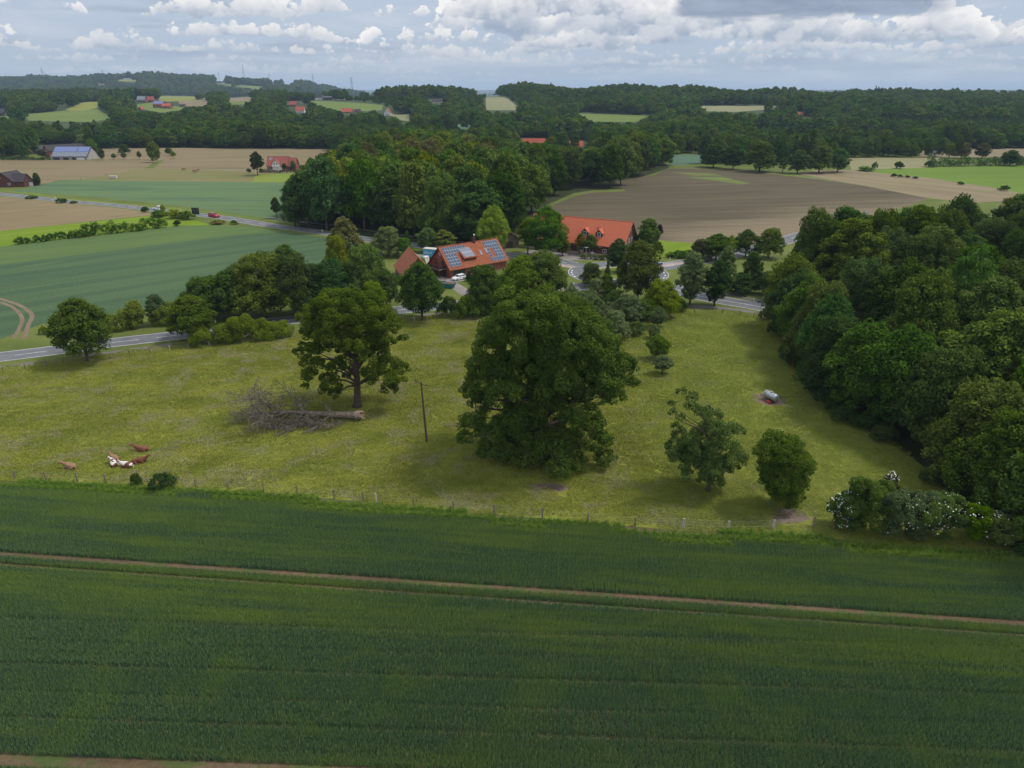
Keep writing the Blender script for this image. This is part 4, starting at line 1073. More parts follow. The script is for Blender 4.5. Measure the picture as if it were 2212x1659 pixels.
for p, ed_ in sorted(cand, key=lambda q: q[0].y):
    x, yb = proj(Vector((p.x, p.y, 0)))
    if x > 2520 or near_line(p, ROAD_SE, 9) or near_line(p, PATH_SE, 5): continue
    back = edge_dist(WOOD_R, p) < 5 and p.y > 170
    h = rng.uniform(15, 19) if ed_ else rng.uniform(19.5, 25); w = rng.uniform(13, 17) if ed_ else rng.uniform(14, 19.5)
    if back: h *= .85
    mt = rng.choice(['mid', 'dark', 'mid', 'oak', 'fresh', 'mid']) if ed_ else rng.choice(matsR)
    sect = 'by the flowering thicket' if p.y < 95 else 'by the water tank' if p.y < 125 else 'by the upper meadow' if p.y < 165 else 'at its far side'
    tall = 'tall' if h > 21.5 else 'lower' if h < 19.5 else 'medium'
    lab = f'{WD[mt]} {"tree on meadow edge of" if ed_ else tall + " tree inside"} right wood, {sect}'
    key = rng.choice(['wide0', 'wide1', 'wide2', 'round0', 'round2']) if ed_ else rng.choice(['round0', 'round1', 'round2', 'oval0', 'oval1', 'wide0', 'wide1', 'wide2'])
    placed.append((key, Vector((p.x, p.y, 0)), w, h, mt, lab, 'trees of the right wood', 'tree')); cnt += 1
# low growth under the edge row
nb = 0; ORD = 'first second third fourth fifth sixth seventh eighth ninth tenth eleventh twelfth thirteenth fourteenth fifteenth sixteenth seventeenth eighteenth nineteenth twentieth twenty-first twenty-second'.split()
for k in range(0, len(eL) - 1, 4):
    q = eL[k]; x, yb = proj(Vector((q.x, q.y, 0)))
    if x > 2300 or rng.random() < .15 or near_line(q, ROAD_SE, 6) or near_line(q, PATH_SE, 4): continue
    plant(rng.choice(['bush0', 'bush1', 'bush2']), Vector((q.x + rng.uniform(-.8, .8), q.y + rng.uniform(-.8, .8), 0)), rng.uniform(3.5, 6), rng.uniform(2.2, 4.5), rng.choice(['dark', 'mid', 'dark']), f'dark undergrowth bush under the right wood edge, {ORD[nb]} one counted from the road', 'bush', 'undergrowth bushes along the right wood', name='bush'); nb += 1
print('right wood', cnt)

# wood in the middle
matsM = ['mid', 'dark', 'fresh', 'mid', 'oak', 'yellow', 'mid', 'fresh', 'dark', 'mid']
cntm = 0; stuffP = []
for p in sorted(fill(WOOD_M, lambda q: 9.6 + max(0, q.y - 300) * .012, 9000), key=lambda q: q.y):
    x, yb = proj(Vector((p.x, p.y, 0))); e = edge_dist(WOOD_M, p)
    if e < 2: continue
    lim = np.interp(x, [640, 700, 800, 860, 1000, 1100, 1200, 1300, 1360, 1450], [385, 335, 290, 272, 285, 300, 312, 318, 272, 300])
    h = rng.uniform(22, 30) if x < 1100 else rng.uniform(21, 28)
    G = Vector((p.x, p.y, 0)); hm = onY(x, lim, G.y).z
    h = min(h, hm)
    if h < 7: continue
    w = rng.uniform(16, 22) * (1 if h > 14 else .7)
    mt = rng.choice(matsM) if not (p.y > 380 and x < 1060) else rng.choice(['olive', 'mid', 'yellow', 'mid', 'oak', 'fresh'])
    w_ = WD[mt]
    sect = ['near the leaning tree', 'behind the upper road', 'above the olive tree', 'above the tiled barn', 'above the solar roof', 'above the bright tree', 'by the curved field', 'at its right end'][min(7, int(np.interp(x, [640, 760, 850, 960, 1060, 1130, 1230, 1340, 1450], range(9))))]
    deep = 'low' if yb > 470 else 'middle' if yb > 400 else 'high'
    row = 'front row of' if e < 7 and yb > 400 else 'inside'
    lab = f'{w_} tree in {"front row" if row != "inside" else {"low": "lower part", "middle": "middle part", "high": "upper part"}[deep]} of middle wood, {sect}'
    key = rng.choice(['mid0', 'mid2', 'mid3', 'mid0']) if p.y > 275 or row == 'inside' else rng.choice(['round0', 'round1', 'oval0', 'oval2', 'wide1'])
    placed.append((key, G, w, h, mt, lab, 'trees of the middle wood', 'tree')); cntm += 1
print('middle wood', cntm)
placed.sort(key=lambda t: -(t[3] / depth(t[1])) * (1 if -40 < proj(t[1])[0] < 2300 else .01))
NMAX = 296 - NTREE[0]
same = {}
for t in placed[:NMAX]: same.setdefault(t[5], []).append(t)
for lab, ts in same.items():                     # look-alikes are told apart by their order in the wood
    if len(ts) < 2: continue
    ts.sort(key=lambda t: proj(t[1])[0]); nth = ['leftmost', 'second', 'third', 'fourth', 'fifth', 'sixth', 'seventh', 'eighth', 'ninth', 'tenth', 'eleventh', 'twelfth', 'thirteenth', 'fourteenth', 'fifteenth']
    for k, t in enumerate(ts):
        w_ = 'rightmost one' if k == len(ts) - 1 else 'leftmost one' if k == 0 else nth[min(k, 14)] + ' from left'
        placed[placed.index(t)] = t[:5] + (lab + ', ' + w_,) + t[6:]
for t in placed[:NMAX]: plant(t[0], t[1], t[2], t[3], t[4], t[5], 'tree', t[6])
rest = placed[NMAX:]
print('trees', NTREE[0], 'rest', len(rest))

# everything farther off: one woodland
def proto_objs(keys_mats):
    out = []
    for k, mt in keys_mats:
        me = PROTO[k][0].copy(); me.materials.clear(); me.materials.append(LEAF[mt])
        out.append((bpy.data.objects.new('crown_kind_%02d' % len(out), me), PROTO[k][2], PROTO[k][3]))
    return out
FK = proto_objs([('far0', 'mid'), ('far1', 'dark'), ('far2', 'dark'), ('far3', 'mid'), ('far4', 'oak'), ('far0', 'mid'), ('far1', 'oak'), ('farcone', 'conifer'), ('far0', 'fresh'), ('mid0', 'dark'), ('mid2', 'mid'), ('mid3', 'mid'), ('mid0', 'fresh')])
FP, FR, FS, FI = [], [], [], []
def add_far(p, z, w, h, i):
    FP.append((p[0], p[1], z - .2)); FR.append(rng.uniform(0, 6.28)); FS.append((w / FK[i][1], w / FK[i][1], h / FK[i][2])); FI.append(i)
for t in rest: add_far(t[1], 0, t[2], t[3], rng.choice([9, 10, 11]))
FIELDS = [P for nm, mt, P in REG if nm not in ('woodland_ground',)]
FB = []
for P in FIELDS:
    xs = [q.x for q in P]; ys = [q.y for q in P]; FB.append((min(xs), max(xs), min(ys), max(ys), P))
def infield(x, y):
    for x0, x1, y0, y1, P in FB:
        if x0 < x < x1 and y0 < y < y1 and inpoly(P, x, y): return True
    return False
YOUNG = [[(985, 212), (1048, 210), (1048, 242), (995, 240)], [(1085, 210), (1145, 212), (1160, 240), (1130, 240)], [(745, 216), (1040, 214), (1040, 226), (830, 232)], [(1600, 285), (1900, 290), (2000, 318), (1640, 318)], [(1880, 262), (2212, 268), (2212, 300), (1900, 290)]]
def forest(y0, y1, sp, wr, hr, tall=1.0, amin=-.78, amax=.78, dens=1.0):
    y = y0
    while y < y1:
        s = sp(y) if callable(sp) else sp
        x = amin * y - 20
        while x < amax * y + 20:
            X, Y = x + rng.uniform(-.45, .45) * s, y + rng.uniform(-.45, .45) * s; x += s
            if rng.random() > dens: continue
            z = float(zf(X, Y)) if Y > 712 else 0.0
            px, yb = proj(Vector((X, Y, z)))
            nv = mnoise.noise(Vector((X / 95, Y / 140, 2))) + .6 * mnoise.noise(Vector((X / 38, Y / 60, 5))); h = rng.uniform(*hr) * (1 + .42 * nv); w = rng.uniform(*wr)
            _, yt = proj(Vector((X, Y, z + h))); rp = w / 2 / depth(Vector((X, Y, z))) * F
            if infield(X, Y) or (Y < 1590 or Y > 2000) and blocked(px, yb, yt, rp): continue
            n2 = mnoise.noise(Vector((X / 90 + 40, Y / 60, 7)))
            if n2 > .50: i = 7 if rng.random() < .7 else 2; w = w * .7 if i == 7 else w
            elif n2 < -.35: i = rng.choice([5, 6, 8, 0])
            else: i = rng.choice([0, 1, 2, 3, 4, 1, 2, 4, rng.choice([5, 6, 8])])
            if Y < 900 and i in (0, 1, 2, 3, 4): i = rng.choice([9, 10, 11, 9])
            if i == 7: w *= .55; h *= 1.1
            if mnoise.noise(Vector((X / 210 + 9, Y / 110, 3))) > .22 and i != 7: i = 8 if Y > 900 else 12; h *= .85
            for k_ in YOUNG:
                if inpoly(k_, px, yb): i = 8; h = rng.uniform(6, 9); w = rng.uniform(6, 9)
            add_far((X, Y), z, w, h, i)
        y += s * .87
forest(560, 700, 10, (10, 14), (15, 22), amin=-.75, amax=.75)
forest(700, 1780, lambda y: 10.2 + (y - 700) * .004, (13, 21), (12, 20), amin=-.88, amax=.88)
forest(2750, 4700, 26, (24, 40), (14, 34), amin=-.95, amax=-.10)
o = scatter('distant_woodland', FP, FR, FS, FI, [f[0] for f in FK], label='dark broadleaf woods covering the far valley and ridges', cat='woodland')
print('far trees', len(FP))

# ---------------------------------------------------------------- wheat in the foreground and rough grass on the meadow
def grassmat(name, c1, c2, c3, c4, ang, L, W, soft=(.40, .60), fresh=None, lanes=()):
    m, nt, out = newmat(name); p = posn(nt)
    a = fbm(nt, rot(nt, p, ang, 1 / L, 1 / W), 1.0, 4, .6, .3); b = fbm(nt, rot(nt, p, ang, 1 / (L * .25), 1 / (W * .4)), 1.0, 4, .65)
    k_ = a * .65 + b * .35
    if lanes:                                    # strips where the drill and the sprayer left a thinner, yellower stand
        s3 = nt.nodes.new('ShaderNodeSeparateXYZ'); nt.links.new(rot(nt, p, ang), s3.inputs[0])
        dd = N(nt, s3.outputs[1]) + (fbm(nt, rot(nt, p, ang, .03, .1), 1.0, 3) - .5) * 3.0
        for c0, w0, g0 in lanes: k_ = k_ + (((dd - c0) / w0) * ((dd - c0) / w0) * -1.0).exp() * g0
    c = mixc(nt, k_.step(*soft), c1, c2)
    if fresh: c = mixc(nt, fbm(nt, p, .045, 4, .6, .4).step(.46, .62) * .5, c, tuple(x * .72 for x in c1))
    c = mixc(nt, fbm(nt, p, .16, 6, .7, .5).step(.48, .64) * .85, c, c3)
    if fresh:                                    # grazed, greener sward on the wood side
        sp = nt.nodes.new('ShaderNodeSeparateXYZ'); nt.links.new(p, sp.inputs[0])
        c = mixc(nt, (N(nt, sp.outputs[0]) + (b - .5) * 30).step(5, 45) * .75, c, fresh)
    t = nt.nodes.new('ShaderNodeAttribute'); t.attribute_name = 'tint'
    c = mixc(nt, N(nt, t.outputs['Fac']).step(.45, 1.0) * (.22 if fresh else 1.0), c, c4)
    d = nt.nodes.new('ShaderNodeBsdfDiffuse'); nt.links.new(c, d.inputs[0])
    tr = nt.nodes.new('ShaderNodeBsdfTranslucent'); nt.links.new(c, tr.inputs[0])
    ms = nt.nodes.new('ShaderNodeMixShader'); ms.inputs[0].default_value = .25
    nt.links.new(d.outputs[0], ms.inputs[1]); nt.links.new(tr.outputs[0], ms.inputs[2]); nt.links.new(ms.outputs[0], out.inputs[0]); return m
DV = lambda x, y: at(x, y).xy.dot(Vector((-math.sin(ROW), math.cos(ROW))))
WHEATM = grassmat('wheat_blades', (.064, .140, .080), (.205, .295, .050), (.12, .21, .06), (.22, .31, .10), ROW, 44, 2.8, (.47, .63), lanes=((DV(1100, 1330), 3.2, .08), (DV(1100, 1395), 1.6, .07), (DV(1100, 1180), 1.5, .06), (DV(1100, 1135), 2.0, .08), (DV(400, 1620), 1.0, .10), (DV(1100, 1510), 7.0, -.12)))
MEADM = grassmat('meadow_blades', (.215, .255, .036), (.335, .345, .052), (.33, .31, .16), (.40, .38, .20), .25, 12, 5.0, (.38, .62), (.17, .225, .030))
VERGEM = grassmat('field_edge_blades', (.10, .20, .020), (.18, .28, .030), (.13, .22, .035), (.20, .29, .06), ROW, 12, 2)


def blades(name, size, n, h, w, mat, seed, lean=.25, clump=0, hv=.2, head=0.0):
    rng = np.random.default_rng(seed)
    if clump:
        cc = rng.uniform(-size / 2, size / 2, (clump, 2)); ch = rng.uniform(.55, 1.4, clump); k = rng.integers(0, clump, n)
        xy = cc[k] + rng.normal(size=(n, 2)) * size / clump ** .5 * .33; hh = h * ch[k] * rng.uniform(1 - hv, 1 + hv, n)
    else: xy = rng.uniform(-size / 2, size / 2, (n, 2)); hh = h * rng.uniform(1 - hv, 1 + hv, n)
    th = rng.uniform(0, 6.283, n); d = np.stack([np.cos(th), np.sin(th), 0 * th], 1) * (w * rng.uniform(.6, 1.4, n) / 2)[:, None]
    b = np.stack([xy[:, 0], xy[:, 1], 0 * hh], 1); ln = rng.normal(size=(n, 2)) * lean * hh[:, None]
    m_ = b + np.stack([ln[:, 0] * .35, ln[:, 1] * .35, hh * .6], 1); t = b + np.stack([ln[:, 0], ln[:, 1], hh], 1)
    q = np.stack([b - d, b + d, m_ + d * .9, t + d * .15, t - d * .15, m_ - d * .9], 1)
    me = bpy.data.meshes.new(name); F_ = np.array([[0, 1, 2, 5], [5, 2, 3, 4]])
    me.vertices.add(6 * n); me.vertices.foreach_set('co', q.reshape(-1).astype(np.float32))
    li = (np.arange(n)[:, None, None] * 6 + F_[None]).reshape(-1)
    me.loops.add(8 * n); me.polygons.add(2 * n); me.loops.foreach_set('vertex_index', li.astype(np.int32))
    me.polygons.foreach_set('loop_start', np.arange(0, 8 * n, 4, dtype=np.int32)); me.polygons.foreach_set('loop_total', np.full(2 * n, 4, np.int32))
    tint = np.repeat(rng.random(n), 2); tint[1::2] += .12
    a = me.attributes.new('tint', 'FLOAT', 'FACE'); a.data.foreach_set('value', np.clip(tint, 0, 1).astype(np.float32))
    me.materials.append(mat); me.update(calc_edges=True); me.validate()
    return bpy.data.objects.new(name, me)


def in_view(x, y, mar=8):
    if y < 30: return False
    d = y * CP + CAMH * SP
    return abs(x) < 1106 / F * d + mar


er, ed = Vector((math.cos(ROW), math.sin(ROW))), Vector((-math.sin(ROW), math.cos(ROW)))
def dval(px, py): return at(px, py).xy.dot(ed)
WP, WR, WS, WI = [], [], [], []
rr = random.Random(5)
ROW2 = math.atan2(at(900, 1454).y - at(0, 1426).y, at(900, 1454).x - at(0, 1426).x)     # the main drilling direction below the headland
er2, ed2 = Vector((math.cos(ROW2), math.sin(ROW2))), Vector((-math.sin(ROW2), math.cos(ROW2)))
wx_, wy_ = [q.x for q in wt], [q.y for q in wt]
def sow(er_, ed_, ang_, gaps, lo0, hi0, test):
    gaps = sorted(gaps); edges_ = [(lo0, lo0)] + [(c - w / 2, c + w / 2) for c, w in gaps] + [(hi0, hi0)]
    for i in range(len(edges_) - 1):
        lo, hi = edges_[i][1], edges_[i + 1][0]
        if hi - lo < .2: continue
        n = max(1, round((hi - lo) / 1.25)); dw = (hi - lo) / n
        for k in range(n):
            d_ = lo + (k + .5) * dw; s_ = -125
            while s_ < 135:
                s_ += 1.22; p = er_ * s_ + ed_ * d_
                if not in_view(p.x, p.y) or not test(p): continue
                yb = np.interp(p.x, wx_, wy_)
                if p.y > yb - .5: continue
                nv = mnoise.noise(Vector((p.x / 16, p.y / 5, 1))); edge = p.y > yb - 2.4 + 1.6 * nv
                WP.append((p.x, p.y, 0)); WR.append(ang_ + rr.choice((0, math.pi)))
                WS.append((1.0, dw / 1.3, (.95 + .22 * nv) * (.75 if edge else 1))); WI.append(rr.randrange(3, 5) if edge else rr.randrange(3))
G1, G2 = dval(400, 1226), dval(400, 1249)         # the two wheel tracks of the headland
low = G2 - .31
sow(er, ed, ROW, [(G1, 1.15), (G2, .62)], low - 1.25, 140, lambda p: True)
dv2 = lambda x, y: at(x, y).xy.dot(ed2)
sow(er2, ed2, ROW2, [(dv2(450, y), g_) for y, g_ in ((1352, .24), (1400, .14), (1449, .30), (1510, .16), (1566, .24), (1661, 1.35))], 18, 140, lambda p: p.dot(ed) < low - .85)
kinds = [blades('wheat_kind_%d' % i, 1.36, 430, .62, .036, WHEATM, 200 + i, .13, 0, .14) for i in range(3)] + [blades('wheat_kind_%d' % (3 + i), 1.45, 300, .62, .05, VERGEM, 210 + i, .35, 9, .3) for i in range(2)]
scatter('standing_wheat', WP, WR, WS, WI, kinds, label='dense blue green wheat crop filling the foreground', cat='wheat crop')
print('wheat patches', len(WP))

MEADOW = [r for r in REG if r[0] == 'meadow'][0][2]
DIRT = [r[2] for r in REG if r[0] == 'mud_patch']
GP, GR, GS, GI = [], [], [], []
st = 2.3; Y = 70.0
while Y < 215:
    X = -175.0
    while X < 120:
        X += st; x, y = X + rr.uniform(-.4, .4), Y + rr.uniform(-.4, .4)
        if not in_view(x, y) or not inpoly(MEADOW, x, y) or any(inpoly(P, x, y) for P in DIRT): continue
        nv = mnoise.noise(Vector((x / 7, y / 5, 3))); right = S(15, 45, x) * .45
        GP.append((x, y, 0)); GR.append(rr.uniform(0, 6.28)); h = .85 + .45 * nv - right
        GS.append((1, 1, max(.3, h))); GI.append(rr.randrange(3))
    Y += st
gk = [blades('meadow_kind_%d' % i, 2.9, 600, .20, .075, MEADM, 300 + i, .8, 0, .3) for i in range(3)]
scatter('meadow_grass', GP, GR, GS, GI, gk, label='long rough yellowish grass covering the pasture', cat='meadow grass')
print('meadow patches', len(GP))

# ---------------------------------------------------------------- building materials
def tiles(name, c, dark, row=.34, colw=.3, var=.5):
    m, nt, out = newmat(name); p = nt.nodes.new('ShaderNodeTexCoord').outputs['Object']
    sp = nt.nodes.new('ShaderNodeSeparateXYZ'); nt.links.new(p, sp.inputs[0]); X_, Y_, Z_ = (N(nt, sp.outputs[i]) for i in range(3))
    saw = (Z_ / (row * .72))._m('FRACT'); wx = (X_ * (2 * math.pi / colw)).sin()
    n = fbm(nt, p, .9, 6, .7); n2 = fbm(nt, p, 5.0, 3, .7)
    col = mixc(nt, (n * .5 + n2 * .5).step(.5 - var * .3, .5 + var * .3), c, dark)
    col = mixc(nt, saw.step(.16, .0) * .55, col, tuple(x * .45 for x in dark))
    bsdf(nt, out, col, .8, saw + wx * .25, .6, .05, spec=.2); return m


def bricks(name, c, dark, mortar):
    m, nt, out = newmat(name); p = nt.nodes.new('ShaderNodeTexCoord').outputs['Object']
    sp = nt.nodes.new('ShaderNodeSeparateXYZ'); nt.links.new(p, sp.inputs[0])
    b = nt.nodes.new('ShaderNodeTexBrick'); nt.links.new(vec(nt, N(nt, sp.outputs[0]) + N(nt, sp.outputs[1]), N(nt, sp.outputs[2])), b.inputs[0])
    b.inputs['Scale'].default_value = 1.0; b.inputs['Brick Width'].default_value = .26; b.inputs['Row Height'].default_value = .085; b.inputs['Mortar Size'].default_value = .008
    for k, v in (('Color1', c), ('Color2', dark), ('Mortar', mortar)): b.inputs[k].default_value = (*v, 1)
    col = mixc(nt, fbm(nt, p, .6, 5, .6).step(.35, .7) * .35, b.outputs[0], dark)
    bsdf(nt, out, col, .9, spec=.15); return m


def solar(name, c=(.035, .055, .10), line=(.30, .33, .38), cw=1.0, ch=1.65, spec=.6, rough=.18):
    m, nt, out = newmat(name); p = nt.nodes.new('ShaderNodeTexCoord').outputs['UV']
    sp = nt.nodes.new('ShaderNodeSeparateXYZ'); nt.links.new(p, sp.inputs[0]); u, v = N(nt, sp.outputs[0]), N(nt, sp.outputs[1])
    fu, fv = u._m('FRACT'), v._m('FRACT'); e = (fu - .5).abs().max((fv - .5).abs())
    iu, iv = (u * 6)._m('FRACT'), (v * 10)._m('FRACT'); e2 = (iu - .5).abs().max((iv - .5).abs())
    col = mixc(nt, e2.step(.42, .5) * .25, c, line); col = mixc(nt, e.step(.44, .465), col, line)
    bsdf(nt, out, col, rough, spec=spec); return m
MT = {
 'tile_old': tiles('old_orange_tiles', (.36, .105, .045), (.18, .065, .035)),
 'tile_barn': tiles('weathered_barn_tiles', (.42, .13, .06), (.22, .085, .05), .36, .3, .7),
 'tile_new': tiles('bright_orange_tiles', (.50, .14, .072), (.42, .115, .06), .42, .3, .9),
 'tile_red': tiles('dull_red_tiles', (.28, .085, .065), (.22, .07, .06), .36),
 'tile_redder': tiles('red_tiles', (.38, .095, .055), (.30, .08, .05), .36),
 'tile_dark': tiles('dark_roof_tiles', (.060, .052, .055), (.042, .038, .04), .36),
 'tile_grey': tiles('grey_fibre_roof', (.12, .115, .12), (.08, .08, .085), .9, .9),
 'brick': bricks('red_brick', (.26, .085, .05), (.19, .06, .042), (.22, .15, .12)),
 'brick_dark': bricks('dark_red_brick', (.13, .038, .030), (.095, .030, .026), (.12, .08, .07)),
 'brick_brown': bricks('brown_brick', (.15, .085, .06), (.12, .07, .05), (.16, .12, .10)),
 'stone': plain('sandstone', (.42, .33, .24), .9, .2, 2),
 'render': plain('white_render', (.66, .65, .61), .85, .06, 1),
 'cream': plain('cream_render', (.60, .55, .42), .85, .08, 1),
 'wood_dark': plain('dark_timber', (.045, .03, .022), .8, .3, 4), 'wood_red': plain('red_brown_timber', (.10, .030, .022), .8, .25, 4),
 'plank': plain('weathered_planks', (.13, .10, .075), .9, .3, 3), 'white': plain('white_paint', (.74, .74, .73), .6, .05, 2),
 'glass': plain('window_glass', (.03, .035, .04), .12, .1, 2, spec=.7), 'metal': plain('galvanised_metal', (.42, .45, .46), .38, .15, 3, metal=.6),
 'dark': plain('dark_fitting', (.03, .03, .032), .6, .2, 3), 'solar': solar('solar_panel', rough=.55, spec=.15), 'solar_blue': solar('blue_solar_panel', (.10, .14, .30), (.26, .32, .5)),
 'solar_grey': solar('grey_thermal_collector', (.15, .17, .21), (.36, .38, .41), rough=.5, spec=.2), 'tyre': plain('tyre_rubber', (.02, .02, .02), .9, .2, 5),
 'chrome': plain('wheel_rim', (.45, .46, .48), .3, .1, 5, metal=.8), 'carwhite': plain('white_car_paint', (.74, .75, .77), .25, .03, 2, spec=.6),
 'carred': plain('red_car_paint', (.34, .018, .03), .25, .05, 2, spec=.6), 'carblue': plain('blue_car_paint', (.03, .10, .28), .25, .05, 2, spec=.6),
 'headlight': plain('headlight_glass', (.55, .57, .6), .1, .05, 4, spec=.8), 'blue': plain('blue_sign_paint', (.02, .19, .55), .5, .05, 3),
 'sky_blue': plain('blue_tarpaulin', (.055, .32, .56), .5, .08, 1.5), 'canvas': plain('grey_white_roof', (.50, .46, .42), .7, .12, 1.5),
 'galv': plain('pole_grey', (.30, .31, .31), .5, .15, 5), 'yellow': plain('yellow_paint', (.65, .50, .05), .6, .1, 5), 'redpaint': plain('red_paint', (.45, .05, .03), .6, .15, 4),
 'concrete': plain('concrete_slab', (.33, .31, .28), .9, .15, 2), 'ironblue': plain('teal_skip_paint', (.02, .14, .15), .6, .2, 3),
}


def quad_uv(name, pts, mat, parent, nu, nv, thick=.05):
    """a slab of solar modules: top face carries module coordinates"""
    me = bpy.data.meshes.new(name); P = [Vector(p) for p in pts]
    n = (P[1] - P[0]).cross(P[3] - P[0]).normalized() * thick
    v = [tuple(p) for p in P] + [tuple(p + n) for p in P]
    me.from_pydata(v, [], [(4, 5, 6, 7), (0, 3, 2, 1), (0, 1, 5, 4), (1, 2, 6, 5), (2, 3, 7, 6), (3, 0, 4, 7)])
    uv = me.uv_layers.new(name='UVMap'); co = {4: (0, 0), 5: (nu, 0), 6: (nu, nv), 7: (0, nv)}
    for lp in me.loops: uv.data[lp.index].uv = co.get(lp.vertex_index, (.02, .02))
    me.materials.append(mat); me.update()
    o = bpy.data.objects.new(name, me); COL.objects.link(o); o.parent = parent; return o


def window(parent, M_, w, h, mat='white', fr=.09, bars=1):
    """window in the local XZ plane of matrix M_ (outside is -Y)"""
    f = MB()
    for a in ((-w / 2, w / 2, -.06, .05, 0, fr), (-w / 2, w / 2, -.06, .05, h - fr, h), (-w / 2, -w / 2 + fr, -.06, .05, fr, h - fr), (w / 2 - fr, w / 2, -.06, .05, fr, h - fr)): f.box(*a, M=M_)
    for b in range(bars): x = -w / 2 + w * (b + 1) / (bars + 1); f.box(x - .03, x + .03, -.05, .04, fr, h - fr, M=M_)
    o = f.build('window', MT[mat], parent)
    MB().box(-w / 2 + fr, w / 2 - fr, -.02, .03, fr, h - fr, M=M_).build('pane', MT['glass'], o); return o


def gable_house(name, label, P0, ang, L, W, ze, zr, wall, roof, over=.5, cat='house', wins=(), chim=(), gwall=None, group=None, base=0, fascia='wood_dark'):
    """P0 front left ground corner, local x along the ridge, local y away from it"""
    root = empty(name, P0, ang, label=label, cat=cat, group=group); m = MB(); h = W / 2
    m.face([(0, 0, 0), (L, 0, 0), (L, 0, ze), (0, 0, ze)]); m.face([(L, W, 0), (0, W, 0), (0, W, ze), (L, W, ze)])
    m.face([(0, W, 0), (0, 0, 0), (0, 0, ze), (0, h, zr - .1), (0, W, ze)], 1); m.face([(L, 0, 0), (L, W, 0), (L, W, ze), (L, h, zr - .1), (L, 0, ze)], 1)
    m.build('wall', [MT[wall], MT[gwall or wall]], root)
    if base: MB().box(-.06, L + .06, -.06, W + .06, 0, base).build('plinth', MT['stone'], root)
    sl = (zr - ze) / h; r = MB(); zo = ze - sl * over; t = .16
    for sgn in (0, 1):
        yy = (lambda y: W - y) if sgn else (lambda y: y)
        a, b, c, d = (-over, yy(-over), zo), (L + over, yy(-over), zo), (L + over, h, zr), (-over, h, zr)
        up = lambda q, k: (q[0], q[1], q[2] + k)
        A, B, C, D = (up(q, t) for q in (a, b, c, d))
        fs = [(A, B, C, D), (d, c, b, a), (a, b, B, A), (b, c, C, B), (d, a, A, D)]
        for f in fs: r.face(f[::-1] if sgn else f)
    ro = r.build('roof', MT[roof], root)
    rc = MB()
    rc.tube([(-over, h, zr + t), (L + over, h, zr + t)], .13, 6); rc.build('ridge_tiles', MT[roof], ro)
    fb = MB()
    for x in (-over - .03, L + over + .03):
        for s_ in (-1, 1):
            y0 = h + s_ * (h + over)
            fb.face([(x, y0, zo - .08), (x, h, zr - .08), (x, h, zr + t), (x, y0, zo + t)]); fb.face([(x, y0, zo + t), (x, h, zr + t), (x, h, zr - .08), (x, y0, zo - .08)])
    fb.build('barge_board', MT[fascia], ro)
    for s_, x, z, w, hh, *o_ in wins:            # side f/b/l/r, position along, sill height, size
        mt = o_[0] if o_ else 'white'
        Mx = {'f': Matrix.Translation((x, 0, z)), 'b': Matrix.Translation((x, W, z)) @ Matrix.Rotation(math.pi, 4, 'Z'),
              'l': Matrix.Translation((0, x, z)) @ Matrix.Rotation(-math.pi / 2, 4, 'Z'), 'r': Matrix.Translation((L, x, z)) @ Matrix.Rotation(math.pi / 2, 4, 'Z')}[s_]
        if mt == 'door':
            d_ = MB().box(-w / 2, w / 2, -.06, .04, 0, hh, M=Mx).build('door', MT[o_[1]], root)
        else: window(root, Mx, w, hh, mt, bars=1 if w < 1.6 else 3)
    for x, y, hh in chim:
        zc = zr - abs(y - h) * sl
        c = MB().box(x - .35, x + .35, y - .3, y + .3, zc - .4, zc + hh).box(x - .42, x + .42, y - .37, y + .37, zc + hh, zc + hh + .12).build('chimney', MT['brick_dark'], ro)
    root['dims'] = (L, W, ze, zr); return root, ro


def frame_of(a, b, z=0.0):                       # corner and direction from two picture points known to lie at height z
    def at_z(px, py):
        dx, dy, dz = ray(px, py); t = (z - CAMH) / dz; return Vector((dx * t, dy * t, 0))
    A, B = at_z(*a), at_z(*b); return A, B, math.atan2(B.y - A.y, B.x - A.x), (B - A).length

# solar roofed brick house
A, B, an, Ln = frame_of((972.9, 583.0), (1097.3, 561.0), 2.6)
W1, ZE, ZR = 11.0, 3.0, 8.4
h1, r1 = gable_house('brick_house', 'red brick house with solar panels on its weathered orange tiled roof', A, an, Ln - .6, W1, ZE, ZR, 'brick', 'tile_old', .6,
   wins=[('f', 3.2, .5, 4.0, 1.7, 'wood_dark'), ('f', 8.6, .6, 2.4, 1.6, 'wood_dark'), ('f', 14.5, .8, 2.0, 1.3), ('l', 7.6, 3.2, 1.8, 1.5, 'wood_dark'), ('l', 4.0, 3.2, 1.0, 1.5, 'wood_dark'), ('l', 5.5, 6.0, .7, .8, 'white'), ('l', 3.0, .1, 2.2, 2.2, 'door', 'wood_dark'), ('r', 4, 3.3, 1.2, 1.2), ('b', 5, .9, 1.4, 1.2), ('b', 12, .9, 1.4, 1.2)], chim=[(5.4, 7.2, 1.6), (12.6, 5.3, 1.5)])
L1 = Ln - .6; slp = (ZR - ZE) / (W1 / 2)
def roofpt(x, f, lift=.22):                      # f 0 at the eave line, 1 at the ridge of the front slope
    return (x, f * W1 / 2, ZE + f * (ZR - ZE) + lift)
def panel(x0, x1, f0, f1, nu, nv, mat='solar', name='solar_panel'): return quad_uv(name, [roofpt(x0, f0), roofpt(x1, f0), roofpt(x1, f1), roofpt(x0, f1)], MT[mat], r1, nu, nv)
panel(.35, 4.25, .02, .60, 4, 4); panel(.35, 8.5, .62, .92, 9, 1.9); panel(L1 - 5.6, L1 - .2, .60, .93, 6, 2); panel(L1 - 3.2, L1 - .2, .16, .585, 3, 3); panel(L1 - 5.6, L1 - 4.6, .16, .585, 1, 3)
panel(L1 - 5.6, L1 - .2, -.03, .145, 6, 1)
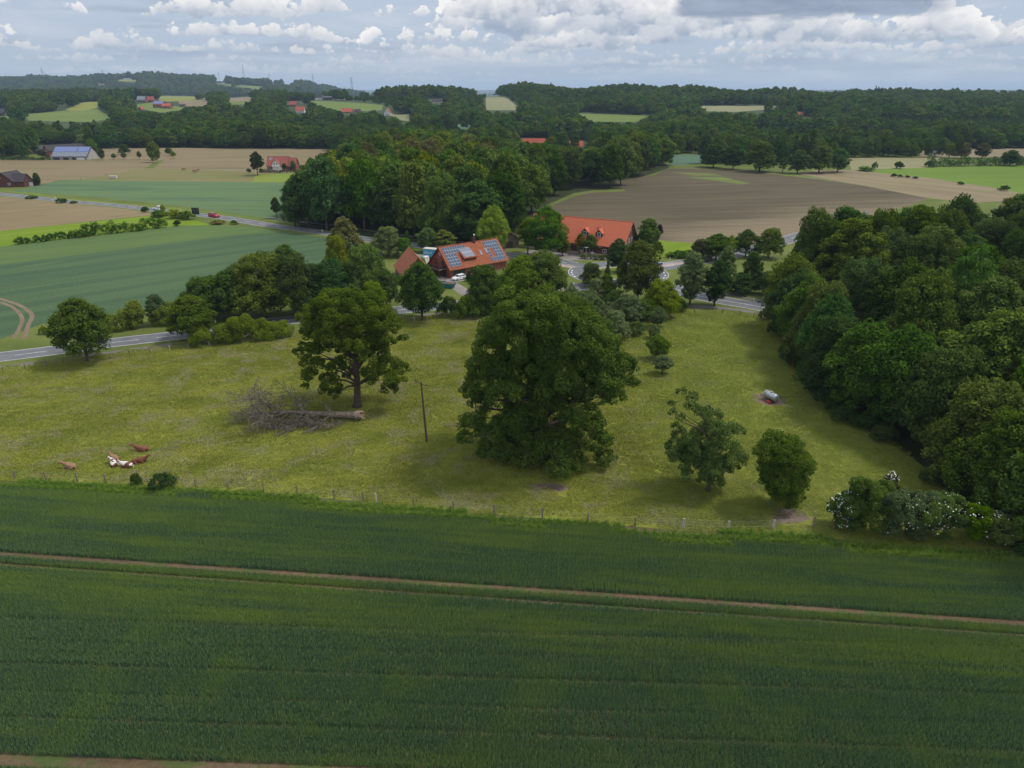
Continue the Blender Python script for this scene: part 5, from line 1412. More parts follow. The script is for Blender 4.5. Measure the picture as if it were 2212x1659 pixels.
d = MB(); dx0, dx1, y0, y1 = 5.9, 10.4, W1 / 2 * .20, W1 / 2 * .72       # shed dormer
zb, zf_ = ZE + .20 * (ZR - ZE), ZE + .20 * (ZR - ZE) + 1.35; zt = ZE + .78 * (ZR - ZE) + .2
d.face([(dx0, y0, zb), (dx1, y0, zb), (dx1, y0, zf_), (dx0, y0, zf_)]); d.face([(dx0, y1 + .6, zb), (dx0, y0, zb), (dx0, y0, zf_), (dx0, y1 + .6, zt)]); d.face([(dx1, y0, zb), (dx1, y1 + .6, zb), (dx1, y1 + .6, zt), (dx1, y0, zf_)])
do = d.build('dormer', MT['brick'], r1)
dr = MB(); sl2 = (zt - zf_) / (y1 + .6 - y0)
dr.face([(dx0 - .35, y0 - .5, zf_ - .5 * sl2), (dx1 + .35, y0 - .5, zf_ - .5 * sl2), (dx1 + .35, y1 + .9, zt + .3 * sl2), (dx0 - .35, y1 + .9, zt + .3 * sl2)])
dr.box(dx0 - .35, dx1 + .35, y0 - .52, y0 - .44, zf_ - .5 * sl2 - .18, zf_ - .5 * sl2 - .01)
dr.build('dormer_roof', MT['tile_old'], do)
for k in range(4): window(do, Matrix.Translation((dx0 + .65 + k * 1.07, y0 - .03, zb + .45)), .9, .72, 'wood_dark', .07, 0)
quad_uv('solar_panel', [(dx0 + .1, y0 - .2, zf_ - .2 * sl2 + .1), (dx1 - .5, y0 - .2, zf_ - .2 * sl2 + .1), (dx1 - .5, y1 + .5, zt - .1 * sl2 + .1), (dx0 + .1, y1 + .5, zt - .1 * sl2 + .1)], MT['solar_grey'], do, 5, 2)
for xx, ff in ((12.7, .34), (15.0, .40)):
    sk = quad_uv('skylight', [roofpt(xx, ff), roofpt(xx + .75, ff), roofpt(xx + .75, ff + .2), roofpt(xx, ff + .2)], MT['solar_grey'], r1, 1, 1, .08)
# balcony on the left gable
bl = MB().box(-2.6, -.02, 2.2, 8.6, 2.55, 2.75).box(-2.6, -2.5, 2.2, 8.6, 2.75, 3.6).box(-2.5, -.02, 2.2, 2.3, 2.75, 3.6).box(-2.6, -2.42, 2.3, 2.5, 0, 2.55).box(-2.6, -2.42, 8.2, 8.4, 0, 2.55)
bl.build('balcony', MT['wood_dark'], h1); MB().box(-2.68, -.02, 2.12, 8.68, 2.45, 2.54).build('balcony_edge', MT['canvas'], h1)
# satellite mast
MB().tube([(12.6, 5.3, ZR + 1.4), (12.6, 5.3, ZR + 2.8)], .05, 6).tube([(12.6, 5.1, ZR + 2.3), (12.6, 5.0, ZR + 2.35)], [.35, .1], 12).build('antenna', MT['galv'], r1)
G = at(955, 608); tb = MB(); tb.box(-1, 1, -.45, .45, .7, .75).box(-.9, -.8, -.4, .4, 0, .7).box(.8, .9, -.4, .4, 0, .7); o = tb.build('garden_table', MT['plank']); o.location = G; tag(o, 'wooden table standing under the balcony of the brick house', 'table')

# the old barn in front of it
A2, B2, an2, _ = frame_of((871.6, 597), (845, 560), 2.6)
u = (B2 - A2).normalized(); Lb = 15.5; Wb = 9.0
org = A2 + u * Lb                                  # local x runs towards the viewer so the visible slope is the front one
gable_house('tiled_barn', 'old barn with a steep weathered orange tiled roof', org, math.atan2(-u.y, -u.x), Lb, Wb, 2.6, 7.6, 'brick_brown', 'tile_barn', .4, 'barn', wins=[('r', 4.5, 0, 2.6, 2.4, 'door', 'plank'), ('f', 4, 1.0, 1.0, .8), ('f', 10, 1.0, 1.0, .8)])

# large farmhouse with the orange roof
A3, B3, an3, _ = frame_of((1230.6, 520.5), (1324.7, 530.5), 4.0)
u3 = (B3 - A3).normalized(); cR = frame_of((1346, 533), (1350, 533), 4.0)[0]; L3 = 36.0; P3 = cR - u3 * L3
wn = []
for x in (15.6, 18.1, 25.0, 27.6): wn.append(('f', x, 3.0, 1.1, .8))
for x in (16.4, 24.5, 29.5, 33.4): wn.append(('f', x, 1.2, 1.3, 1.3))
wn += [('f', 20.6, .9, 2.4, 1.6, 'door', 'white'), ('f', 31.4, .1, 1.3, 2.2, 'door', 'wood_dark'), ('r', 2.6, 4.4, 1.0, 1.4), ('r', 5.2, 4.4, 1.0, 1.4), ('r', 7.9, 4.4, 1.0, 1.4), ('r', 6.4, 8.2, .9, 1.1), ('r', 3.4, 1.1, 1.3, 1.4), ('r', 9, 1.1, 1.3, 1.4), ('l', 4, 1.1, 1.3, 1.4)]
h3, r3 = gable_house('farmhouse', 'long red timbered farmhouse with a bright orange tiled roof', P3, an3, L3, 12.8, 4.2, 11.0, 'wood_red', 'tile_new', .7, wins=wn, gwall='brick_brown', base=.8, chim=[(19.5, 7.4, .7)])
bt = MB()
for x in np.arange(.4, L3, 1.5): bt.box(x, x + .16, -.05, -.012, .85, 4.0)
for z in (.85, 2.6, 3.85): bt.box(.1, L3 - .1, -.058, -.052, z, z + .14)
bt.build('timber_frame', MT['wood_dark'], h3)
for xd, lab in ((21.4, 0), (26.6, 0)):             # gabled dormers
    w2, f0 = 1.15, .25; y0 = f0 * 6.4; z0 = 4.2 + f0 * 6.8
    dd = MB(); zt2 = z0 + 1.5; zp = zt2 + 1.2; yb_ = y0 + (zt2 - z0) / (6.8 / 6.4); yp = y0 + (zp - z0) / (6.8 / 6.4)
    dd.face([(xd - w2, y0, z0 + .1), (xd + w2, y0, z0 + .1), (xd + w2, y0, zt2), (xd, y0, zp), (xd - w2, y0, zt2)]); dd.face([(xd - w2, y0, z0 + .1), (xd - w2, y0, zt2), (xd - w2, yb_, zt2)]); dd.face([(xd + w2, y0, z0 + .1), (xd + w2, yb_, zt2), (xd + w2, y0, zt2)])
    do = dd.build('dormer', MT['wood_dark'], r3); dr = MB(); e_ = .3
    for s_ in (-1, 1):
        q = [(xd + s_ * (w2 + e_), y0 - .35, zt2 - e_ * 1.04 + .1), (xd, y0 - .35, zp + .12), (xd, yp + .2, zp + .12), (xd + s_ * (w2 + e_), yb_ + .1, zt2 - e_ * 1.04 + .1)]
        dr.face(q if s_ < 0 else q[::-1]); dr.face([(q[0][0], q[0][1] - .01, q[0][2]), (q[1][0], q[1][1] - .01, q[1][2]), (q[1][0], q[1][1] - .01, q[1][2] - .28), (q[0][0], q[0][1] - .01, q[0][2] - .28)])
    dr.build('dormer_roof', [MT['tile_new']], do); window(do, Matrix.Translation((xd, y0 - .04, z0 + .35)), 1.2, 1.35, 'white', .12, 1)
MB().tube([(25.2, 3.6, 7.9), (25.2, 3.6, 8.9), (25.5, 3.5, 9.2)], .13, 8).build('flue_pipe', MT['dark'], r3)
gr = MB()                                          # forecourt wall
A_, B_ = at(1258, 557), at(1325, 560)
# small shed left of it
A4, B4, an4, _ = frame_of((1119, 517), (1147, 509), 3.0)
gable_house('garden_shed', 'small timber shed with an orange roof beside the farmhouse', at(1121, 535), an4 + R(50), 9, 7, 3.2, 5.6, 'plank', 'tile_new', .4, 'shed', wins=[('l', 3.5, 0, 2.4, 2.4, 'door', 'wood_dark'), ('f', 5, 0, 2.6, 2.5, 'door', 'ironblue')])

# left edge: brick house, garages, solar roofed barn, grey roof behind
P = at(31.4, 404.6)
gable_house('village_house', 'dark roofed red brick house whose gable faces the upper road at the left edge', P, R(90), 14, 11.6, 3.3, 7.9, 'brick_dark', 'tile_dark', .5, wins=[('l', 7.6, 4.6, 1.5, 1.2), ('l', 2.6, 1.1, 1.7, 1.3), ('l', 9.4, 1.1, 1.5, 1.3)])
gable_house('side_wing', 'dark roofed brick annexe to the right of the gable house at the left edge', P + Vector((-2.5, 1.2, 0)), 0, 7.6, 8.5, 3.0, 6.8, 'brick_dark', 'tile_dark', .3, cat='annexe', wins=[('b', 4, 1, 1.2, 1.2)])
gable_house('double_garage', 'low garage with two white doors beside the brick house at the left edge', at(51, 402), 0, 6.2, 6, 2.5, 3.6, 'brick_dark', 'tile_dark', .3, cat='garage', wins=[('f', 1.7, .05, 2.5, 2.2, 'door', 'white'), ('f', 4.5, .05, 2.5, 2.2, 'door', 'white')])
# solar barn group
P = at(112, 345.5); hb, rb = gable_house('solar_barn', 'low barn with blue solar panels covering its long roof', P, 0, 28.5, 18, 2.4, 9.4, 'concrete', 'tile_grey', .6, 'barn', wins=[('f', 4, .1, 5, 2.0, 'door', 'dark'), ('f', 11.5, .1, 4.5, 2.0, 'door', 'dark'), ('f', 18, .1, 3, 2.0, 'door', 'dark'), ('f', 23.2, .1, 6, 2.0, 'door', 'white')])
bp = lambda x, f: (x, f * 9, 2.4 + f * 7 + .25)
quad_uv('solar_panel', [bp(.3, .46), bp(18.5, .46), bp(18.5, .97), bp(.3, .97)], MT['solar_blue'], rb, 16, 5)
quad_uv('solar_panel', [bp(19, .46), bp(28.2, .46), bp(28.2, .97), bp(19, .97)], MT['solar_blue'], rb, 8, 5)
quad_uv('solar_panel', [bp(.3, .04), bp(28.2, .04), bp(28.2, .40), bp(.3, .40)], MT['solar_grey'], rb, 14, 1)
gable_house('brick_barn', 'red brick barn with a dark roof behind the solar roofed barn', at(108, 341), R(48), 34, 13, 5.4, 9.6, 'brick', 'tile_dark', .4, 'barn', wins=[('l', 3.6, 4.4, 1.6, 1.6), ('l', 8.6, 4.4, 1.6, 1.6)])
gable_house('grey_roofed_shed', 'grey roofed shed with two bright skylights left of the solar barn', at(72, 332), R(-6), 22, 12, 2.4, 6.2, 'plank', 'tile_grey', .4, 'shed')
# house in the hay field
P = at(577.5, 367.5); hh_, rh_ = gable_house('country_house', 'house with a dull red roof and white balcony in the hay field', P, 0, 14.2, 11, 2.9, 8.6, 'brick', 'tile_red', .5, wins=[('f', 2.2, .2, 2.6, 2.2), ('f', 12, .9, 1.6, 1.4), ('r', 4, 1, 1.4, 1.3), ('f', 9.6, .1, 1.6, 2.2, 'door', 'white')])
dg = MB(); dg.face([(4.2, -.9, 0), (8.8, -.9, 0), (8.8, -.9, 4.9), (6.5, -.9, 6.9), (4.2, -.9, 4.9)]); dg.face([(4.2, 3, 0), (4.2, -.9, 0), (4.2, -.9, 4.9), (4.2, 3, 4.9)]); dg.face([(8.8, -.9, 0), (8.8, 3, 0), (8.8, 3, 4.9), (8.8, -.9, 4.9)])
gb = dg.build('gable', MT['render'], hh_); MB().face([(3.7, -1.5, 4.5), (6.5, -1.5, 7.1), (6.5, 4.2, 7.1), (3.7, 2.2, 4.5)]).face([(6.5, -1.5, 7.1), (9.3, -1.5, 4.5), (9.3, 2.2, 4.5), (6.5, 4.2, 7.1)]).build('gable_roof', MT['tile_red'], gb)
MB().box(4.1, 8.9, -2.0, -.95, 2.5, 2.7).box(4.1, 8.9, -2.05, -1.95, 2.7, 3.6).build('balcony', MT['white'], hh_)
for x in (5.5, 7.4): window(gb, Matrix.Translation((x, -.93, 3.3)), .9, 1.6, 'white', .1, 0)
quad_uv('skylight', [(1.0, 5.5 * .62, 2.9 + .62 * 5.7 + .25), (3.2, 5.5 * .62, 2.9 + .62 * 5.7 + .25), (3.2, 5.5 * .85, 2.9 + .85 * 5.7 + .25), (1.0, 5.5 * .85, 2.9 + .85 * 5.7 + .25)], MT['solar_grey'], rh_, 2, 1)
gable_house('house_extension', 'lower red roofed extension at the right of the balcony house', P + Vector((14.3, 1.0, 0)), 0, 5.4, 9, 2.7, 7.6, 'brick', 'tile_red', .4, cat='annexe', wins=[('f', 2.6, .1, 2.4, 2.1, 'door', 'wood_dark')])


def far_house(name, x0, x1, yt, ye, yb, wall, roof, label, ang=0, W=10, cat='house', wins=None, solar_=None, gable=False, group=None):
    P = at(x0, yb); k = depth(P) / F; L = (x1 - x0) * k / max(.35, math.cos(R(ang))); ze, zr = max(1.8, (yb - ye) * k), max(3.4, (yb - yt) * k - .3)
    if gable: wins = [('l', L * .3, 1, 1.4, 1.4), ('l', L * .7, 1, 1.4, 1.4), ('l', L * .5, ze + .6, 1.6, 1.5), ('l', L * .5, .1, 1.3, 2.0, 'door', 'dark')]
    if wins is None: wins = [('f', L * f, min(.9, ze * .4), min(1.6, L * .09), min(1.4, ze * .45)) for f in (.12, .32, .68, .88)] + [('f', L * .5, .05, 1.3, min(2.1, ze * .8), 'door', 'dark'), ('r', W * .5, .9, 1.4, 1.3)]
    if gable: h, r = gable_house(name, label, at(x1, yb), R(90), W, L, ze, zr, wall, roof, .5, cat, wins, group=group)
    else: h, r = gable_house(name, label, P, R(ang), L, W, ze, zr, wall, roof, .5, cat, wins, group=group)
    if solar_:
        q = lambda x, f: (x, f * W / 2, ze + f * (zr - ze) + .3)
        quad_uv('solar_panel', [q(.5, .15), q(L - .5, .15), q(L - .5, .9), q(.5, .9)], MT[solar_], r, 14, 5)
    return h
far_house('cottage', 1128.5, 1177.2, 300.5, 318, 323.8, 'render', 'tile_redder', 'longer white walled house with a red roof behind the middle wood', W=12)
far_house('cottage', 1231, 1259, 305, 316, 322.6, 'render', 'tile_redder', 'shorter white walled house with a red roof half behind dark trees', W=9)
far_house('hill_barn', 295, 313, 208, 217.5, 220.5, 'brick', 'tile_grey', 'far red barn with a blue grey solar roof, uppermost of the hill farm', solar_='solar_grey', cat='barn', W=14)
far_house('hill_barn', 314, 331, 209, 216, 220, 'brick', 'tile_red', 'far red roofed farm building right of the uppermost solar barn', ang=14, cat='barn')
far_house('hill_farmhouse', 331, 353, 219, 226, 233, 'brick', 'tile_red', 'far red brick farmhouse with a blue roof part', solar_='solar_blue', W=12)
far_house('hill_barn', 350, 368, 224, 229.5, 234.5, 'brick', 'tile_redder', 'far orange brick barn to the right of the blue roofed farmhouse', cat='barn', W=12)
far_house('hill_shed', 388, 398, 225, 228, 231, 'plank', 'tile_dark', 'small dark far shed at the brown hill field', cat='shed', W=8)
far_house('cottage', 299, 306, 231, 236, 240, 'brick', 'tile_redder', 'tiny orange far house low between dark trees on the left hill', gable=True)
far_house('cottage', 624, 640, 219, 226, 231, 'brick', 'tile_red', 'far dark red house above the bright red roofed one')
far_house('cottage', 639, 657, 231, 239, 244.5, 'render', 'tile_redder', 'far white walled house with an orange red roof beside a dark wood')
far_house('cottage', 681, 697, 204, 211, 216.5, 'render', 'tile_dark', 'white far house with a dark roof on the green slope')
far_house('long_shed', 697, 716, 208, 211, 216, 'wood_dark', 'tile_grey', 'long grey shed joined right of the white far house', cat='shed')
far_house('cottage', 632, 640, 206, 211, 213, 'cream', 'tile_grey', 'left one of two tiny cream gabled houses on the ridge', gable=True)
far_house('cottage', 650, 658, 205, 211, 214, 'cream', 'tile_grey', 'right one of two tiny cream gabled houses on the ridge', gable=True)
far_house('cottage', 738, 760, 234.5, 242, 244, 'brick', 'tile_redder', 'far house mostly hidden by trees below the green slope, orange roof visible')
far_house('cottage', 765, 777, 236, 240, 243, 'brick', 'tile_dark', 'dark roof beside the mostly hidden orange roofed house')
far_house('gabled_house', 830, 843, 234.5, 244, 250, 'render', 'tile_redder', 'white gabled far house with an orange roof at a pale field', gable=True, W=14)
far_house('cottage', 934, 953, 215, 220, 223, 'cream', 'tile_dark', 'dark roofed far house in the centre below the ridge')
far_house('cottage', 1724, 1754, 243, 249, 250.5, 'brick', 'tile_redder', 'orange roofed far house among dark woods on the right')
far_house('old_barn', -8, 11, 236, 244, 251, 'plank', 'tile_dark', 'brown roofed far barn at the left picture edge', cat='barn', W=14)
far_house('tunnel_house', 201, 212, 212, 213.5, 215.5, 'white', 'white', 'low white building at the end of a far avenue of trees', cat='building', wins=[])
far_house('cottage', 2010, 2026, 326, 331, 336, 'render', 'tile_dark', 'white house by the yellow willow on the right')
far_house('cottage', 38, 44, 160, 162, 163.5, 'render', 'tile_redder', 'tiny house on the farthest hill at the left', wins=[])
far_house('cottage', 470, 483, 176, 179, 180.5, 'render', 'tile_dark', 'tiny grey farm on the farthest hill under the mast', wins=[])
far_house('cottage', 616, 630, 177, 179, 181, 'cream', 'tile_red', 'tiny reddish farm on the farthest hill right of the mast', wins=[])

# ---------------------------------------------------------------- bus shelter, trailer, camper, skip
G = at(672, 664); an = math.atan2(ROAD_MAIN[60].y - ROAD_MAIN[50].y, ROAD_MAIN[60].x - ROAD_MAIN[50].x) if len(ROAD_MAIN) > 60 else .4
an = R(23)
bs = empty('bus_shelter', G, an, label='dark glass bus shelter under the roadside trees', cat='bus shelter')
k = MB()
for x in (-2.2, 0, 2.2):
    for y in (-.7, .8): k.box(x - .05, x + .05, y - .05, y + .05, 0, 2.35)
k.build('frame', MT['dark'], bs); MB().box(-2.5, 2.5, -1.1, 1.05, 2.35, 2.5).build('roof', MT['galv'], bs)
MB().box(-2.15, -.05, .78, .82, .2, 2.3).box(.05, 2.15, .78, .82, .2, 2.3).box(-2.22, -2.18, -.6, .75, .2, 2.3).box(2.18, 2.22, -.6, .75, .2, 2.3).build('glass_wall', MT['glass'], bs)
MB().box(-1.5, 1.5, .3, .7, .42, .48).box(-1.4, -1.3, .4, .6, 0, .42).box(1.3, 1.4, .4, .6, 0, .42).build('bench', MT['plank'], bs)


def wheel(parent, x, y, r, w=.22):
    tb = MB(); n = 16
    for k in range(n):
        a, b = 2 * math.pi * k / n, 2 * math.pi * (k + 1) / n
        c = lambda t, q, s: (x + q * math.cos(t), y + s * w / 2, r + q * math.sin(t))
        tb.face([c(a, r, -1), c(b, r, -1), c(b, r, 1), c(a, r, 1)])
        for s in (-1, 1): tb.face([c(a, r * .6, s), c(b, r * .6, s), c(b, r, s), c(a, r, s)])
    o = tb.build('wheel', MT['tyre'], parent); rb_ = MB()
    for k in range(n):
        a, b = 2 * math.pi * k / n, 2 * math.pi * (k + 1) / n
        for s in (-1, 1): rb_.face([(x + r * .6 * math.cos(a), y + s * w * .45, r + r * .6 * math.sin(a)), (x + r * .6 * math.cos(b), y + s * w * .45, r + r * .6 * math.sin(b)), (x, y + s * w * .3, r)])
    rb_.build('rim', MT['chrome'], o)


tr = empty('box_trailer', at(914, 560), R(-22), label='box trailer with bright blue sides and white lettering behind the brick house', cat='trailer')
MB().box(0, 6.6, 0, 2.5, .9, 3.5).build('body', MT['sky_blue'], tr); MB().box(-.05, 6.65, -.05, 2.55, 3.5, 3.62).build('roof', MT['canvas'], tr)
MB().box(.2, 6.4, .3, 2.2, .65, .9).build('chassis', MT['dark'], tr)
for x in (4.6, 5.6):
    for y in (.15, 2.35): wheel(tr, x, y, .45)
wheel(tr, 1.2, .15, .45); wheel(tr, 1.2, 2.35, .45)
def text(s, size, mat, parent, M_):
    c = bpy.data.curves.new('lettering', 'FONT'); c.body = s; c.size = size; c.extrude = .012; c.materials.append(mat)
    t_ = bpy.data.objects.new('lettering_outline', c); me = bpy.data.meshes.new_from_object(t_); bpy.data.objects.remove(t_)
    o = bpy.data.objects.new('lettering', me); COL.objects.link(o); o.parent = parent; o.matrix_local = M_; return o
RX = Matrix.Rotation(math.pi / 2, 4, 'X')
text('albers', 1.25, MT['white'], tr, Matrix.Translation((.4, -.03, 2.0)) @ RX); text('service', .62, MT['white'], tr, Matrix.Translation((3.6, -.03, 1.75)) @ RX)
cp = empty('horse_trailer', at(890, 572), R(-28), label='open white and dark red vehicle body behind the old barn roof', cat='vehicle')
MB().box(0, 5.2, 0, .12, .8, 2.6).box(0, 5.2, 2.2, 2.32, .8, 3.0).box(0, 5.2, 0, 2.32, .7, .8).box(4.4, 5.2, 0, 2.32, 2.6, 3.0).box(5.1, 5.2, .12, 2.2, .8, 2.6).build('body', MT['render'], cp); MB().box(3.6, 4.9, .4, 1.9, .8, 2.2).build('load', MT['redpaint'], cp); MB().box(.1, 3.4, .3, 2.0, .8, 1.5).build('cargo', MT['dark'], cp)
for x in (1.2, 4.0):
    for y in (.1, 2.2): wheel(cp, x, y, .4)
sk = empty('skip_container', at(951, 622), R(-18), label='teal skip filled with red brown rubble beside the driveway', cat='skip')
MB().face([(0, 0, .1), (3.6, 0, .1), (4.2, -.1, 1.4), (-.6, -.1, 1.4)]).face([(3.6, 1.8, .1), (0, 1.8, .1), (-.6, 1.9, 1.4), (4.2, 1.9, 1.4)]).face([(3.6, 0, .1), (3.6, 1.8, .1), (4.2, 1.9, 1.4), (4.2, -.1, 1.4)]).face([(0, 1.8, .1), (0, 0, .1), (-.6, -.1, 1.4), (-.6, 1.9, 1.4)]).box(-.65, 4.25, -.16, -.08, 1.32, 1.44).build('container', MT['ironblue'], sk)
MB().face([(-.5, 0, 1.2), (2, -.05, 1.3), (2, 1.8, 1.35), (-.5, 1.8, 1.2)]).face([(2, -.05, 1.3), (4.1, 0, 1.2), (4.1, 1.8, 1.22), (2, 1.8, 1.35)]).build('rubble', MT['brick_brown'], sk)


def car(name, label, G, ang, paint, L=4.4, W=1.8, H=1.5, estate=True):
    """profile lofted across the width; local x forward"""
    rt = empty(name, G, ang, label=label, cat='car')
    lo = [(-.5, .32), (-.5, .60), (-.49, .66)] ; h = .66
    top = [(-.50, .36), (-.505, .58), (-.47, .68), (-.1, .69), (.18, .67), (.40, .60), (.49, .50), (.50, .36)]
    m = MB(); sec = [(-1, .0), (-.96, 1.0), (.96, 1.0), (1, .0)]
    rows = []
    for y, k in ((-W / 2, .93), (-W / 2 + .08, 1.0), (W / 2 - .08, 1.0), (W / 2, .93)):
        rows.append([(x * L * (.99 if k < 1 else 1), y, (.25 + (z * H * 1.0 * k - .25) if i else .25)) for i, (x, z) in enumerate([(-.5, .18)] + top + [(.5, .18)])])
    for a in range(3):
        for i in range(len(rows[0]) - 1): m.face([rows[a][i], rows[a][i + 1], rows[a + 1][i + 1], rows[a + 1][i]])
    m.face(rows[0]); m.face(rows[3][::-1])
    m.build('body', MT[paint], rt)
    g = MB(); z0, z1 = H * .68, H
    bx = [(-.47, -.42), (.20, .05)] if estate else [(-.40, -.22), (.20, .02)]
    xa0, xa1, xb0, xb1 = bx[0][0] * L, bx[0][1] * L, bx[1][0] * L, bx[1][1] * L; yi, yo = W / 2 - .22, W / 2 - .07
    q = [(xa0, -yo, z0), (xb0, -yo, z0), (xb1, -yi, z1 - .06), (xa1, -yi, z1 - .06)]
    g.face(q); g.face([(x, -y, z) for x, y, z in q][::-1]); g.face([(xb0, -yo, z0), (xb0, yo, z0), (xb1, yi, z1 - .06), (xb1, -yi, z1 - .06)]); g.face([(xa0, yo, z0), (xa0, -yo, z0), (xa1, -yi, z1 - .06), (xa1, yi, z1 - .06)])
    g.build('glasshouse', MT['glass'], rt)
    rf = MB(); rf.box(xa1 - .04, xb1 + .04, -yi - .02, yi + .02, z1 - .07, z1)
    for xx in (xa0 * .5 + xb0 * .5, ):
        for s in (-1, 1): rf.face([(xx - .06, s * (yo + .01), z0), (xx + .06, s * (yo + .01), z0), (xx + .04, s * (yi + .01), z1 - .05), (xx - .04, s * (yi + .01), z1 - .05)])
    for (a, b) in (((xa0, yo), (xa1, yi)), ((xb0, yo), (xb1, yi))):
        for s in (-1, 1): rf.tube([(a[0], s * a[1], z0), (b[0], s * b[1], z1 - .05)], .045, 5)
    rf.build('roof', MT[paint], rt)
    for x in (-.31 * L, .31 * L):
        for y in (-W / 2 + .08, W / 2 - .08): wheel(rt, x, y, .34)
    for s in (-1, 1): MB().box(L * .485, L * .503, s * W * .36 - .15, s * W * .36 + .15, H * .42, H * .52).build('headlight', MT['headlight'], rt)
    for s in (-1, 1): MB().box(-L * .508, -L * .49, s * W * .40 - .1, s * W * .40 + .1, H * .45, H * .6).build('tail_light', MT['redpaint'], rt)
    return rt
an1 = frame_of((972.9, 583.0), (1097.3, 561.0), 2.6)[2]
car('parked_estate_car', 'white estate car parked in front of the solar roof house', at(991, 604), an1 + math.pi + R(6), 'carwhite', 4.3, 1.75, 1.5)
rd = lambda x, y, x2, y2: math.atan2(at(x2, y2).y - at(x, y).y, at(x2, y2).x - at(x, y).x)
car('red_car', 'red car driving along the upper road', at(463, 469), rd(420, 462, 520, 476), 'carred', 5.6, 2.2, 1.9)
car('white_car', 'small white car on the upper road behind roadside bushes', at(342, 453.5), rd(300, 448, 400, 461) + math.pi, 'carwhite', 5.2, 2.1, 1.9)
car('blue_car', 'blue car glimpsed between trees at the roundabout exit', at(1416, 573), R(20), 'carblue', 4.2, 1.8, 1.5)

def board(label, G, w, h, z0, ang, face='galv', name='road_sign', th=.08):
    rt = empty(name, G, ang, label=label, cat='sign'); MB().box(-w / 2, w / 2, -th / 2, th / 2, z0, z0 + h).build('panel', MT[face], rt)
    MB().box(-w / 2, w / 2, th / 2, th / 2 + .06, z0 + h * .25, z0 + h * .3).box(-w / 2, w / 2, th / 2, th / 2 + .06, z0 + h * .7, z0 + h * .75).build('rail', MT['galv'], rt)
    for x in (-w * .3, w * .3): MB().tube([(x, .12, 0), (x, .12, z0 + h * .95)], .05, 6).build('post', MT['galv'], rt)
    return rt
board('big road sign seen from its dark back beside the upper road', at(424, 468), 3.6, 2.9, 1.0, R(-12), 'dark')
board('grey back of a big sign at the far road beyond the right wood', at(1866, 480), 4.0, 3.2, 1.4, R(40), 'galv')
board('small grey sign near the far road beyond the right wood', at(1842, 482), 1.2, 1.0, 1.5, R(40), 'galv')
def pole_thing(name, label, G, h, r, cat, top=None, mat='galv', group=None):
    rt = empty(name, G, 0, label=label, cat=cat, group=group); MB().tube([(0, 0, 0), (0, 0, h)], [r, r * .8], 8).build('post', MT[mat], rt)
    if top: top(rt)
    return rt
pole_thing('street_lamp', 'street lamp standing left at the farmhouse forecourt', at(1318 - 53, 572), 5.6, .09, 'street lamp', lambda r: MB().box(-.6, .6, -.12, .12, 5.5, 5.68).build('lamp_head', MT['canvas'], r))
pole_thing('street_lamp', 'second lower lamp by the left traffic island', at(1278, 576), 4.4, .09, 'street lamp', lambda r: MB().box(-.6, .6, -.12, .12, 4.3, 4.48).build('lamp_head', MT['canvas'], r))
pole_thing('direction_sign', 'signpost with dark arms at the wood edge by the right road', at(1641, 684), 5.0, .07, 'sign', lambda r: MB().box(-1.0, .0, -.03, .03, 3.6, 3.95).box(-.1, .7, -.03, .03, 2.7, 3.1).build('sign_arm', MT['dark'], r))
for i, (x, y, lb) in enumerate([(1628, 652, 'white yellow marker post beside the right road'), (1447, 563, 'yellow marker post by the road at the grass wedge'), (696, 501, 'yellow white marker post on the upper road verge near the leaning tree'), (119, 428, 'white marker post on the upper road verge near the garages'), (279, 447, 'white marker post on the upper road verge before the thicket'),
                               (390, 456, 'white marker post on the upper road verge behind the thicket'), (466, 697, 'white marker post on the main road by the hedge start'), (560, 676, 'white marker post under the dark roadside row')]):
    G = at(x, y); rt = empty('marker_post', G, 0, label=lb, cat='marker post', group='marker posts along the roads')
    MB().box(-.09, .09, -.07, .07, 0, 1.0).build('post', MT['white'], rt); MB().box(-.10, .10, -.08, .08, .72, .9).build('band', MT['yellow'] if 'yellow' in lb else MT['dark'], rt)

# ---------------------------------------------------------------- fences, utility pole and wires
WOODP = plain('grey_fence_wood', (.17, .14, .12), .9, .35, 4); PALEP = plain('pale_fence_wood', (.42, .38, .33), .9, .2, 4)
def wire_fence(label, pts, h, r, pale=(), split=()):
    G0 = at(*pts[0]); rt = empty('wire_fence', G0, 0, label=label, cat='fence'); P_ = []
    rg = random.Random(len(pts))
    for i, q in enumerate(pts):
        G = at(*q) - G0; lx, ly = rg.uniform(-.05, .05), rg.uniform(-.04, .04); hh = h * rg.uniform(.93, 1.08); top = Vector((lx, ly, hh)); P_.append((G, top))
        mb = MB()
        if i in split: mb.tube([G + Vector((-.09, 0, 0)), G + Vector((-.09, 0, 0)) + top], [r * .75, r * .7], 7).tube([G + Vector((.1, .02, 0)), G + Vector((.1, .02, 0)) + top * .97], [r * .75, r * .7], 7)
        else: mb.tube([G, G + top * .5, G + top], [r * 1.08, r, r * .94], 8)
        mb.build('post', PALEP if i in pale else WOODP, rt)
    for f in (.4, .68, .93):
        w = MB()
        for i in range(len(P_) - 1):
            a = P_[i][0] + P_[i][1] * f; b = P_[i + 1][0] + P_[i + 1][1] * f; w.tube([a, a.lerp(b, .5) - Vector((0, 0, .05)), b], .005, 3, caps=False)
        w.build('wire', MT['galv'], rt)
